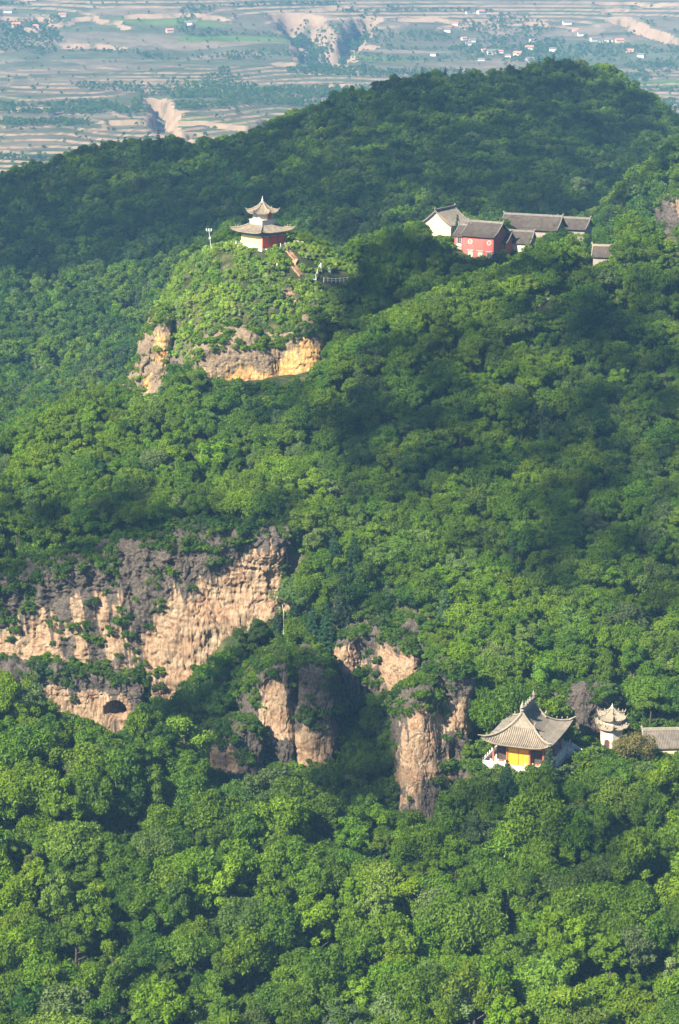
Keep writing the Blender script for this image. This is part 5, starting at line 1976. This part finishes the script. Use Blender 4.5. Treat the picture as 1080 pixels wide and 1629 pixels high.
def build_pagoda():
    t = empty('pagoda', tuple(PAGODA), R(0), 'small pale brick pagoda with two ornate eaves beside the lower temple', 'pagoda')
    c0 = -math.pi / 2
    H = 3.7
    MB().prism(ngon(6, 2.5, c0), -1.5, .3).build('base', M['stone'], t)
    MB().prism(ngon(6, 2.1, c0), .3, H).build('wall', M['brick'], t)
    ap = 2.1 * math.cos(math.pi / 6)
    for i, an in enumerate((-120, -60, 0, 180)):
        T = turn(R(an) + math.pi / 2)
        if an == -120:                                    # arched doorway on the left front face
            arch = [(-.45, .3), (.45, .3), (.45, 1.6)] + [(.45 * math.cos(q), 1.6 + .5 * math.sin(q)) for q in np.linspace(.3, math.pi - .3, 6)] + [(-.45, 1.6)]
            n = len(arch)
            V = [T((x, -ap - .03, z)) for x, z in arch] + [T((x, -ap + .1, z)) for x, z in arch]
            d = MB().add(V, [tuple(range(n)), tuple(range(n, 2 * n))[::-1]] + [(k, (k + 1) % n, n + (k + 1) % n, n + k) for k in range(n)]).build('door', M['dark_wood'], t)
            fr = MB()
            for (x0, z0), (x1, z1) in zip(arch[1:-1], arch[2:]):
                fr.tube([T((x0, -ap - .04, z0)), T((x1, -ap - .04, z1))], .07, 4)
            fr.tube([T((-.45, -ap - .04, .3)), T((-.45, -ap - .04, 1.6))], .07, 4)
            fr.build('door_frame', M['brown_paint'], d)
        else:
            MB().add([T((sx * .35, -ap + dy, 1.9 + sz * .45)) for dy in (-.04, .1) for sx, sz in ((-1, -1), (1, -1), (1, 1), (-1, 1))],
                     [(0, 1, 2, 3), (7, 6, 5, 4), (0, 4, 5, 1), (1, 5, 6, 2), (2, 6, 7, 3), (3, 7, 4, 0)]).build('niche', M['pale_paint'], t)
    MB().prism(ngon(6, 2.25, c0), H, H + .2).prism(ngon(6, 2.45, c0), H + .2, H + .38).build('cornice', M['brick'], t)
    poly_roof(6, 2.95, 1.9, H + .38, .7, .5, M['tile_warm'], M['ridge'], M['ridge'], t, c0, .3, .4, 1.6, .14, .45, .12)
    MB().prism(ngon(6, 1.85, c0), H + .8, H + 2.0).build('upper_wall', M['brick'], t)
    up = poly_roof(6, 2.55, .15, H + 1.95, 1.7, .5, M['tile_warm'], M['ridge'], M['ridge'], t, c0, .3, .6, 1.7, .14, .45, .12)
    mb = MB()
    for ring, zz, n in ((2.6, H + 1.0, 6), (2.2, H + 2.55, 6), (1.3, H + 2.9, 6), (2.75, H + .95, 12)):
        for k in range(n):
            an = c0 + 2 * math.pi * k / n
            beast(mb, (ring * math.cos(an), ring * math.sin(an), zz - .1), .55, (math.cos(an), math.sin(an)))
    mb.build('ridge_ornament', M['ridge'], up)
    MB().lathe((0, 0, H + 3.55), [(.28, 0), (.3, .12), (.14, .25), (.2, .42), (.08, .6), (.02, .95)], 8).build('finial', M['marble'], up, True)
    return t


build_pagoda()


def on_ground(px, py, Y0=540, Y1=600):
    for Yq in np.arange(Y0, Y1, .25):
        q = P(px, py, Yq)
        if q[2] <= float(gz(q[0], q[1])):
            return np.array([q[0], q[1], float(gz(q[0], q[1]))])
    q = P(px, py, (Y0 + Y1) / 2)
    return np.array([q[0], q[1], float(gz(q[0], q[1]))])


# ---------------- plain gabled halls: ridge along local x, front slope toward -y
def gable_hall(name, loc, rz, L, D, wall_h, roof_h, wall_mat, roof_mat, label, cat='hall', over=.6, hip=False, sag=.55, found=4.0, ridge_mat=None, gap=.34):
    t = empty(name, loc, rz, label, cat)
    wl = MB()
    z0 = wall_h - .18
    S = Slope(L / 2 + over, L / 2 + over, D / 2 + over, z0, roof_h + .25, 1.0, .12, .0, sag, 1.6)
    tw = over / (D / 2 + over)
    prof = [((D / 2) * (1 - (q - tw) / (1 - tw)), z0 + (roof_h + .25) * S.prof(q) - .2) for q in np.linspace(tw, 1, 7)]
    poly = [(-D / 2, -found), (D / 2, -found)] + prof + [(-y, z) for y, z in prof[::-1][1:]]
    n = len(poly)
    wl.add([(-L / 2, y, z) for y, z in poly] + [(L / 2, y, z) for y, z in poly], [tuple(range(n))[::-1], tuple(range(n, 2 * n))] + [(i, (i + 1) % n, n + (i + 1) % n, n + i) for i in range(n)])
    wl.build('wall', wall_mat, t)
    sh, rb = MB(), MB()
    for rr in (0, math.pi):
        sh.sheet(mapgrid(S.grid(9, 9), turn(rr)), .18)
        S.ribs(rb, gap, turn(rr), .97, .075)
    ro = sh.build('roof', roof_mat, t)
    tag(rb.build('tile_ribs', roof_mat, ro), None, None, None, 'stuff')
    rm = ridge_mat or M['ridge_grey']
    MB().box((0, 0, z0 + roof_h + .45), (L + 2 * over + .1, .36, .5)).build('ridge', rm, ro)
    for s in (-1, 1):
        f = MB()
        e = np.array([s * (L / 2 + over - .1), 0, z0 + roof_h + .6])
        f.tube([e, e + np.array([s * .2, 0, .35]), e + np.array([s * .1, 0, .75])], [.24, .2, .05], 5).build('ridge_finial', rm, ro)
        for rr in (0, math.pi):
            T = turn(rr)
            MB().tube([np.array(T(S.at(s * (L / 2 + over - .12), q))) + np.array([0, 0, .12]) for q in np.linspace(0, .98, 7)], .13, 5).build('verge_ridge', rm, ro)
    return t


# front direction of the monastery halls: to the right and 30 degrees toward the camera
def at_ground(px, py, Y):
    return tuple(P(px, py, Y))


RZ = R(-30)
ux, uy = np.array([math.cos(RZ), math.sin(RZ)]), np.array([-math.sin(RZ), math.cos(RZ)])


def hall_at(px, py, Y, L, D, wall_h, **kw):
    """centre of a hall whose front-left wall top is seen at (px, py)"""
    p = P(px, py, Y)
    c = p[:2] + ux * L / 2 + uy * D / 2
    return (c[0], c[1], p[2] - wall_h)


# red two-storey house
loc = hall_at(737, 372.5, 590, 8.3, 8.2, 6.6)
t = gable_hall('monastery_house', loc, RZ, 8.3, 8.2, 6.6, 2.6, M['red_wall'], M['tile_dark'], 'red two storey monastery house with round windows among the trees on the knoll', 'house')


def round_window(parent, x, z, y):
    f = MB()
    n = 16
    V, Fs = [], []
    for k in range(n):
        a = 2 * math.pi * k / n
        for rr, yy in ((.62, -.1), (.42, -.1), (.42, .05), (.62, .05)):
            V.append((x + rr * math.cos(a), y + yy, z + rr * math.sin(a)))
    for k in range(n):
        a, b_ = 4 * k, 4 * ((k + 1) % n)
        for q in range(4):
            Fs.append((a + q, b_ + q, b_ + (q + 1) % 4, a + (q + 1) % 4))
    w = f.add(V, Fs).build('round_window', M['pale_paint'], parent)
    p = MB()
    p.add([(x + .44 * math.cos(2 * math.pi * k / n), y - .03, z + .44 * math.sin(2 * math.pi * k / n)) for k in range(n)] + [(x + .44 * math.cos(2 * math.pi * k / n), y + .04, z + .44 * math.sin(2 * math.pi * k / n)) for k in range(n)],
          [tuple(range(n)), tuple(range(n, 2 * n))[::-1]] + [(k, (k + 1) % n, n + (k + 1) % n, n + k) for k in range(n)])
    p.build('pane', M['brown_paint'], w)
    MB().box((x, y - .05, z), (.06, .04, .86)).box((x, y - .055, z), (.86, .04, .06)).build('glazing_bar', M['pale_paint'], w)


def square_window(parent, x, z, y, w=1.2, h=1.5, glass='glass', sill=True):
    f = MB().box((x - w / 2, y - .04, z), (.12, .14, h)).box((x + w / 2, y - .04, z), (.12, .14, h)).box((x, y - .04, z + h / 2), (w + .12, .14, .12)).box((x, y - .04, z - h / 2), (w + .12, .14, .12)).build('window', M['pale_paint'], parent)
    MB().box((x, y - .01, z), (w - .1, .06, h - .1)).build('pane', M[glass], f)
    MB().box((x, y - .06, z), (.07, .05, h)).build('glazing_bar', M['pale_paint'], f)
    if sill:
        MB().box((x, y - .12, z + h / 2 + .3), (w + .7, .3, .14)).build('lintel', M['pale_paint'], f)


yf = -4.1
round_window(t, -2.2, 4.9, yf)
round_window(t, 3.0, 4.9, yf)
for x in (-2.1, .6, 3.0):
    square_window(t, x, 1.75, yf, 1.15, 1.55, 'pale_paint' if x < 2 else 'glass')
MB().box((0, yf - .08, .55), (8.3, .2, .16)).build('string_course', M['pale_paint'], t)
# left wing of the red house (lower roof, stacked windows)
loc2 = hall_at(723, 373.5, 592, 2.5, 6.0, 5.6)
t2 = gable_hall('monastery_wing', loc2, RZ, 2.5, 6.0, 5.6, 2.0, M['red_wall'], M['tile_dark'], 'narrow red wing with stacked windows on the left end of the red monastery house', 'house', .4)
square_window(t2, .1, 4.3, -3.0, 1.1, 1.5)
square_window(t2, .1, 1.4, -3.0, 1.1, 1.5, 'pale_paint')
MB().box((0.1, -3.12, 3.1), (1.5, .3, .5)).build('balcony', M['pale_paint'], t2)
# right wing, small hall in front right
loc3 = hall_at(786, 385, 591, 3.2, 5.0, 4.6)
t3 = gable_hall('monastery_wing', loc3, RZ, 3.2, 5.0, 4.6, 2.1, M['red_wall'], M['tile_dark'], 'low wing with a small balcony window on the right end of the red monastery house', 'house', .5)
square_window(t3, .2, 3.4, -2.5, 1.3, 1.2)
MB().box((.2, -2.66, 2.65), (1.8, .3, .14)).box((.2, -2.78, 2.95), (1.8, .06, .06)).build('balcony', M['pale_paint'], t3)
gable_hall('monastery_hall', hall_at(803, 383.5, 594, 6.2, 5.0, 3.4), R(-22), 6.2, 5.0, 3.4, 2.2, M['cream'], M['tile_dark'], 'small grey roofed hall with pale ridge lines right of the red house', 'hall', .5)
gable_hall('monastery_hall', hall_at(797, 360, 606, 14.5, 7.0, 4.0), R(-24), 14.5, 7.0, 4.0, 2.7, M['stone_wall'], M['tile_dark'], 'long grey roofed hall at the back of the monastery', 'hall')
gable_hall('monastery_hall', hall_at(884, 361, 612, 7.5, 6.0, 3.2), R(-24), 7.5, 6.0, 3.2, 2.0, M['stone_wall'], M['tile_dark'], 'low hall half hidden by trees at the right end of the monastery', 'hall')
# cream hall: gable end toward the camera, ridge running back
p = P(693.5, 357, 602)
hx = np.array([math.sin(R(30)), math.cos(R(30))])
c = p[:2] + hx * 4.8
tc_ = gable_hall('monastery_hall', (c[0], c[1], p[2] - 4.6), R(60), 9.6, 8.4, 4.6, 3.3, M['cream'], M['tile'], 'cream gabled hall with a brown edged grey roof left of the red house', 'hall', .55)
for s in (-1, 1):
    MB().add([(-4.88, s * 4.7, 4.35), (-4.88, 0, 8.0), (-4.88, 0, 7.65), (-4.88, s * 4.7, 4.0), (-5.02, s * 4.7, 4.35), (-5.02, 0, 8.0), (-5.02, 0, 7.65), (-5.02, s * 4.7, 4.0)],
             [(0, 1, 2, 3), (7, 6, 5, 4), (0, 4, 5, 1), (2, 6, 7, 3), (0, 3, 7, 4), (1, 5, 6, 2)]).build('bargeboard', M['orange_paint'], tc_)
# tiny hall in the trees to the right
ph = on_ground(952, 421, 500, 600)
print('small hall at', ph)
th = gable_hall('small_hall', (ph[0] + 1.2, ph[1] + 1.9, ph[2] - .6), R(-12), 4.2, 3.6, 2.6, 1.9, M['stone_wall'], M['tile_dark'], 'tiny grey roofed hall with pale gable half buried in trees', 'hall', .45, ridge_mat=M['ridge'])
MB().box((-2.16, 0, 1.0), (.1, 1.2, 1.8)).build('door', M['red_paint'], th)
# grey roofed shed right of the pagoda
ps = P(1054, 1200, 394)
gable_hall('shed', (ps[0], ps[1] + 2.2, ps[2] - .3), R(3), 6.2, 4.4, 1.7, 2.2, M['cream'], M['tile'], 'low shed with ribbed grey brown tile roof right of the pagoda', 'shed', .35, sag=.2, found=2.5, ridge_mat=M['ridge'], gap=.3)
# coped wall
pa, pb = P(858, 485, 525), P(885, 468.5, 530)
w = empty('boundary_wall', tuple(pa), 0, 'short red brick wall with grey coping climbing through the trees', 'wall')
dv = pb - pa
nrm = np.array([dv[1], -dv[0], 0]) / np.hypot(dv[0], dv[1])
for nm, wd, z0, z1, mt in (('wall_panel', .18, -2.2, -.12, 'red_wall'), ('coping', .36, -.12, .22, 'ridge_grey')):
    V = []
    for q in (np.zeros(3), dv):
        for s in (-1, 1):
            for z in (z0, z1):
                V.append(q + nrm * s * wd + np.array([0, 0, z]))
    MB().add(V, [(0, 1, 3, 2), (6, 7, 5, 4), (0, 4, 5, 1), (2, 3, 7, 6), (1, 5, 7, 3), (0, 2, 6, 4)]).build(nm, M[mt], w)


# ---------------- things on the pavilion hill
pm = on_ground(338, 397, 548, 600)
t = empty('lamp_mast', tuple(pm), 0, 'slim leaning mast with three white lamp heads left of the pavilion', 'mast')
MB().tube([(0, 0, -.8), (-.45, 0, 3.0), (-.8, 0, 5.9)], [.09, .075, .05], 8).build('pole', M['metal'], t)
MB().tube([(-1.35, 0, 5.75), (-.2, 0, 5.75)], .05, 6).build('crossarm', M['metal'], t)
hd = MB().lathe((0, 0, 0), [(.06, 0), (.14, .08), (.15, .4), (.07, .52)], 10).mesh('lamp_head', M['white_metal'], True)
for x in (-1.35, -.8, -.2):
    o = bpy.data.objects.new('lamp_head', hd)
    link(o, t)
    o.location = (x, 0, 5.8)
MB().box((-.62, -.12, 4.1), (.36, .3, .5)).build('control_box', M['white_metal'], t)


def stele(px, py, Y, h, w, label, name='stone_stele', point=True):
    q = P(px, py, Y)
    g = float(gz(q[0], q[1]))
    t = empty(name, (q[0], q[1], q[2]), 0, label, 'stele' if name == 'stone_stele' else 'post')
    MB().box((0, 0, (g - q[2] - 1.5) / 2 + .05), (w * 1.9, w * 1.5, abs(g - q[2] - 1.5) + .1 + .3)).build('base', M['marble'], t)
    if point:
        MB().box((0, 0, h * .42), (w, w * .7, h * .84), 0, .75).add([(-w * .375, -w * .26, h * .84), (w * .375, -w * .26, h * .84), (w * .375, w * .26, h * .84), (-w * .375, w * .26, h * .84), (0, 0, h)], [(0, 1, 4), (1, 2, 4), (2, 3, 4), (3, 0, 4)]).build('shaft', M['marble'], t)
    else:
        MB().box((0, 0, h * .5), (w, w * .8, h)).lathe((0, 0, h), [(w * .4, 0), (w * .45, .12), (.03, .3)], 6).build('shaft', M['marble'], t)
    return t


ST = [on_ground(510, 431), on_ground(524, 433), on_ground(440.5, 428), on_ground(449, 427)]


def stele_at(q, *a, **k):
    px, py = to_px(q)
    return stele(float(px), float(py) - 1, q[1], *a, **k)


stele_at(ST[0], 1.8, .38, 'tall pointed white stone stele on the saddle right of the pavilion')
stele_at(ST[1], .85, .45, 'squat white stone block standing behind the white rail fence', point=False)
stele_at(ST[2], .9, .32, 'short white stone post in the bushes, left one of a pair below the pavilion', name='stone_post', point=False)
stele_at(ST[3], .9, .32, 'short white stone post in the bushes, right one of a pair beside the path', name='stone_post', point=False)
# white rail fence and slanting stair rail
pf0, pf1 = on_ground(515, 449), on_ground(553, 449)
t = empty('rail_fence', tuple(pf0), 0, 'low white rail fence across the grassy saddle', 'fence')
dv = pf1 - pf0
n = 6
for i in range(n + 1):
    q = pf0 + dv * i / n
    zz = float(gz(q[0], q[1])) - pf0[2]
    MB().box((dv[0] * i / n, dv[1] * i / n, zz + .3), (.14, .14, 1.7)).build('fence_post', M['marble'], t)
for zz in (.55, 1.0):
    pts = []
    for i in range(n + 1):
        q = pf0 + dv * i / n
        pts.append((q[0] - pf0[0], q[1] - pf0[1], float(gz(q[0], q[1])) - pf0[2] + zz))
    MB().tube(pts, .06, 5).build('fence_rail', M['marble'], t)
q0, q1 = on_ground(502, 444), on_ground(508.5, 428)
t = empty('stair_rail', tuple(q0), 0, 'white slanting stair rail beside the pointed stele', 'rail')
dv = q1 - q0
MB().tube([(0, 0, .9), (dv[0], dv[1], dv[2] + 1.0)], .1, 6).build('handrail', M['marble'], t)
for f in (0, .5, 1):
    MB().box((dv[0] * f, dv[1] * f, dv[2] * f + .3), (.2, .2, 1.4)).build('rail_post', M['marble'], t)
MB().box((-.3, -.1, .15), (1.0, .7, .7)).build('base_block', M['marble'], t)
# path with steps
pp = [on_ground(a, b_) for a, b_ in ((458, 400), (464, 406), (470, 413), (466, 421), (472, 430), (479, 439))]
mb = MB()
for i in range(len(pp) - 1):
    for k in range(7):
        f = (k + .5) / 7
        q = pp[i] * (1 - f) + pp[i + 1] * f
        d = pp[i + 1] - pp[i]
        mb.box((q[0], q[1], float(gz(q[0], q[1])) - .25), (1.4, np.linalg.norm(d[:2]) / 7 + .25, .8), math.atan2(d[1], d[0]) - math.pi / 2)
tag(mb.build('path', M['earth']), 'worn orange earth path stepping down from the pavilion', None, None, 'structure')
# two low red stone walls beside the path top
for px, py, h, lab in ((471, 394, 1.5, 'low reddish stone pier right of the pavilion steps'), (479, 394, 1.3, 'reddish stone pier at the right edge of the pavilion terrace')):
    q = on_ground(px, py, 552, 600)
    t = empty('stone_pier', tuple(q), R(20), lab, 'pier')
    MB().box((0, 0, h / 2 - .4), (.8, .8, h + .8), 0, .85).build('shaft', M['earth'], t)
    MB().box((0, 0, h + .06), (.95, .95, .16)).build('cap', M['pale_paint'], t)


# a walker on the path
def person(loc, rz, label):
    me = bpy.data.meshes.new('person')
    J = [((0, 0, .95), .14), ((0, 0, 1.15), .15), ((0, 0, 1.38), .17), ((0, 0, 1.50), .06), ((0, -.01, 1.62), .105), ((0, 0, 1.73), .085),
         ((-.1, 0, .88), .11), ((-.12, -.06, .5), .08), ((-.12, 0, .08), .055), ((-.12, -.13, .04), .045),
         ((.1, 0, .88), .11), ((.12, .1, .5), .08), ((.12, .16, .1), .055), ((.12, .05, .05), .045),
         ((-.2, 0, 1.40), .075), ((-.27, .03, 1.12), .05), ((-.25, -.08, .88), .04), ((.2, 0, 1.40), .075), ((.27, -.03, 1.12), .05), ((.25, -.12, .9), .04)]
    E = [(0, 1), (1, 2), (2, 3), (3, 4), (4, 5), (0, 6), (6, 7), (7, 8), (8, 9), (0, 10), (10, 11), (11, 12), (12, 13), (2, 14), (14, 15), (15, 16), (2, 17), (17, 18), (18, 19)]
    me.from_pydata([j[0] for j in J], E, [])
    for nm, c in (('dark_clothes', (.03, .03, .04)), ('skin', (.45, .28, .2)), ('dark_hair', (.01, .01, .01))):
        me.materials.append(bpy.data.materials.get(nm) or plain(nm, c, .8, .1))
    o = bpy.data.objects.new('person', me)
    link(o)
    o.location = loc
    o.rotation_euler = (0, 0, rz)
    sk = o.modifiers.new('skin', 'SKIN')
    for v, (_, r_) in zip(me.skin_vertices[0].data, J):
        v.radius = (r_, r_)
    me.skin_vertices[0].data[0].use_root = True
    ss = o.modifiers.new('sub', 'SUBSURF')
    ss.levels = ss.render_levels = 1
    dg = bpy.context.evaluated_depsgraph_get()
    em = bpy.data.meshes.new_from_object(o.evaluated_get(dg))
    o.modifiers.clear()
    o.data = em
    for p_ in em.polygons:
        z = p_.center.z
        p_.material_index = 0 if z < 1.5 else (2 if z > 1.70 or p_.center.y > .05 else 1)
    tag(o, label, 'person')
    return o


q = on_ground(459, 403, 552, 600)
person((q[0], q[1], q[2] + .12), R(200), 'person in dark clothes walking on the path below the pavilion')

# ---------------- single trees that stand out


def single_tree(name, px, py, Y, crown, mat, scale, label, tint=.5, trunk=None, cat='tree', group=None, rz=None):
    q = P(px, py, Y)
    g = float(gz(q[0], q[1]))
    t = empty(name, (q[0], q[1], g - .1), random.uniform(0, 6.28) if rz is None else rz, label, cat, group)
    t.scale = (scale,) * 3
    if trunk is not None:
        link(bpy.data.objects.new('trunk', trunk), t)
    o = bpy.data.objects.new('crown', crown_mesh(name + '_crown', crown, mat))
    link(o, t)
    o['tint'] = tint
    return t


def tk(top, rad=1.0, limbs=0, seed=5, r0=.14):
    return trunk_mb(seed, rad, 1.0, top, r0, limbs).mesh('tree_trunk', M['bark'])


single_tree('broadleaved_tree', 863, 1085, 408, broad_crown(901, 2.4, 1.2, 7.0, 20, 130, .22, .8, .5), M['bright_leaf'], 1.05, 'bright yellow green tree glowing on the dark slope above the lower temple', .7, tk(7.0, 2.4, 6))
single_tree('broadleaved_tree', 1010, 1228, 388, broad_crown(902, 3.9, .6, 5.2, 40, 150, .20, .8, .3), M['dry_leaf'], 1.0, 'wide dry olive coloured tree in front of the pagoda', .55, tk(4.6, 3.6, 7))
single_tree('pine_tree', 806, 1262, 374, conifer_crown(903, 2.2, .6, 7.2, 12, 60, .28), M['needle'], 1.0, 'dark pine directly below the left corner of the lower temple terrace', .3, tk(7.0))
single_tree('pine_tree', 872, 1255, 376, conifer_crown(904, 2.6, .6, 6.0, 10, 60, .28), M['needle'], 1.0, 'broad dark pine below the right corner of the lower temple terrace', .4, tk(5.8))
single_tree('cypress_tree', 727.5, 384, 598, conifer_crown(905, 1.25, .3, 6.4, 12, 60, .24), M['needle'], 1.0, 'slim dark cypress between the cream hall and the red house', .35, tk(6.0))
single_tree('cypress_tree', 992, 392, 640, conifer_crown(906, 1.1, .3, 5.0, 10, 50, .26), M['needle'], 1.0, 'small dark cypress at the foot of the light green right hillside', .3, tk(4.6))
for k, (px, py, Y, s) in enumerate(((520, 1035, 432, 1.45), (545, 1030, 436, 1.3), (497, 1030, 434, 1.2), (532, 985, 441, 1.3), (562, 1000, 440, 1.15))):
    single_tree('pine_tree', px, py, Y, conifer_crown(910 + k, 2.0, 1.2, 8.6, 12, 60, .28), M['needle'], s,
                ['tallest dark pine above the double rock pillar', 'dark pine right of the tallest pine above the double pillar', 'dark pine left of the tallest pine above the double pillar',
                 'dark pine on the upper edge of the ravine wood', 'short dark pine at the head of the middle gully'][k], .2, tk(8.4))
# pale bare trunks
for px, py, Y, h, lab in ((384, 789, 474, 2.4, 'pale bare tree trunk standing in a gap of the wood below the pavilion hill'), (451, 984, 438, 2.8, 'pale grey bare trunk on the ravine edge above the double pillar')):
    q = P(px, py, Y)
    t = empty('dead_tree', (q[0], q[1], q[2]), 0, lab, 'dead tree')
    MB().tube([(0, 0, -3), (.05, 0, h * .5), (-.25, 0, h)], [.15, .12, .07], 7).build('trunk', M['grey_bark'], t)
    MB().tube([(.02, 0, h * .6), (.5, .1, h * .95)], [.06, .03], 5).build('branch', M['grey_bark'], t)

# ---------------- village houses far out on the plain
g3 = np.random.default_rng(31)
M['roof_red'] = plain('red_clay_roof', (0.42, 0.17, 0.11), 0.9, 0.2, 1.0)
M['village_wall'] = plain('village_whitewash', (0.55, 0.50, 0.44), 0.9, 0.1, 1.0)
M['village_brick'] = plain('village_earth_wall', (0.50, 0.36, 0.26), 0.9, 0.1, 1.0)
HM = {}


def house_mesh(L, D, H, Rh):
    w = MB()
    poly = [(-D / 2, -2.5), (D / 2, -2.5), (D / 2, H), (0, H + Rh), (-D / 2, H)]
    n = 5
    w.add([(-L / 2, y, z) for y, z in poly] + [(L / 2, y, z) for y, z in poly], [tuple(range(n))[::-1], tuple(range(n, 2 * n))] + [(i, (i + 1) % n, n + (i + 1) % n, n + i) for i in range(n)])
    r = MB()
    for s in (-1, 1):
        e, k = s * (D / 2 + .5), .25
        zl = H - Rh * .5 / (D / 2)
        r.add([(-L / 2 - .4, e, zl), (L / 2 + .4, e, zl), (L / 2 + .4, 0, H + Rh + .05), (-L / 2 - .4, 0, H + Rh + .05), (-L / 2 - .4, e, zl + k), (L / 2 + .4, e, zl + k), (L / 2 + .4, 0, H + Rh + .05 + k), (-L / 2 - .4, 0, H + Rh + .05 + k)],
              [(3, 2, 1, 0), (4, 5, 6, 7), (0, 1, 5, 4), (2, 3, 7, 6), (0, 4, 7, 3), (1, 2, 6, 5)])
    return w, r


spots = [(738, 64, 'r'), (752, 66, 'w'), (745, 70, 'w'), (690, 88, 'w'), (770, 82, 'r'), (782, 86, 'w'), (795, 84, 'r'), (808, 90, 'w'), (766, 96, 'w'), (824, 88, 'b'), (848, 66, 'w'), (842, 78, 'r'),
         (902, 38, 'w'), (915, 47, 'b'), (925, 55, 'w'), (945, 66, 'w'), (955, 68, 'w'), (968, 67, 'w'), (985, 68, 'b'), (843, 97, 'w'), (712, 50, 'w'), (724, 36, 'r'), (745, 21, 'w'), (765, 21, 'r'), (880, 80, 'w'), (1002, 82, 'b'), (1020, 90, 'w'),
         (99, 27, 'r'), (56, 43, 'r'), (12, 20, 'w'), (25, 36, 'b'), (270, 52, 'b'), (300, 40, 'w')]
wm, rm_ = house_mesh(11, 6, 3.6, 2.0)
for k, (px, py, c) in enumerate(spots):
    q = on_plain(px, py)
    zz = float(fz(np.array([q[0]]), np.array([q[1]]))[0])
    rf, wl_ = {'r': ('roof_red', 'village_wall'), 'w': ('tile', 'village_wall'), 'b': ('roof_red', 'village_brick')}[c]
    if c not in HM:
        HM[c] = (wm.mesh('house_wall', M[wl_]), rm_.mesh('house_roof', M[rf]))
    lab = {'r': 'whitewashed village house with red roof far off on the terraced plain', 'w': 'whitewashed village house with grey roof far off on the terraced plain', 'b': 'earth walled village house with red roof far off on the terraced plain'}[c]
    t = empty('village_house', (q[0], q[1], zz), R(g3.uniform(-35, 35)), lab, 'house', {'r': 'red roofed white village houses', 'w': 'grey roofed white village houses', 'b': 'earth walled village houses'}[c])
    s = g3.uniform(.6, .95)
    t.scale = (s, s, s)
    link(bpy.data.objects.new('wall', HM[c][0]), t)
    link(bpy.data.objects.new('roof', HM[c][1]), t)
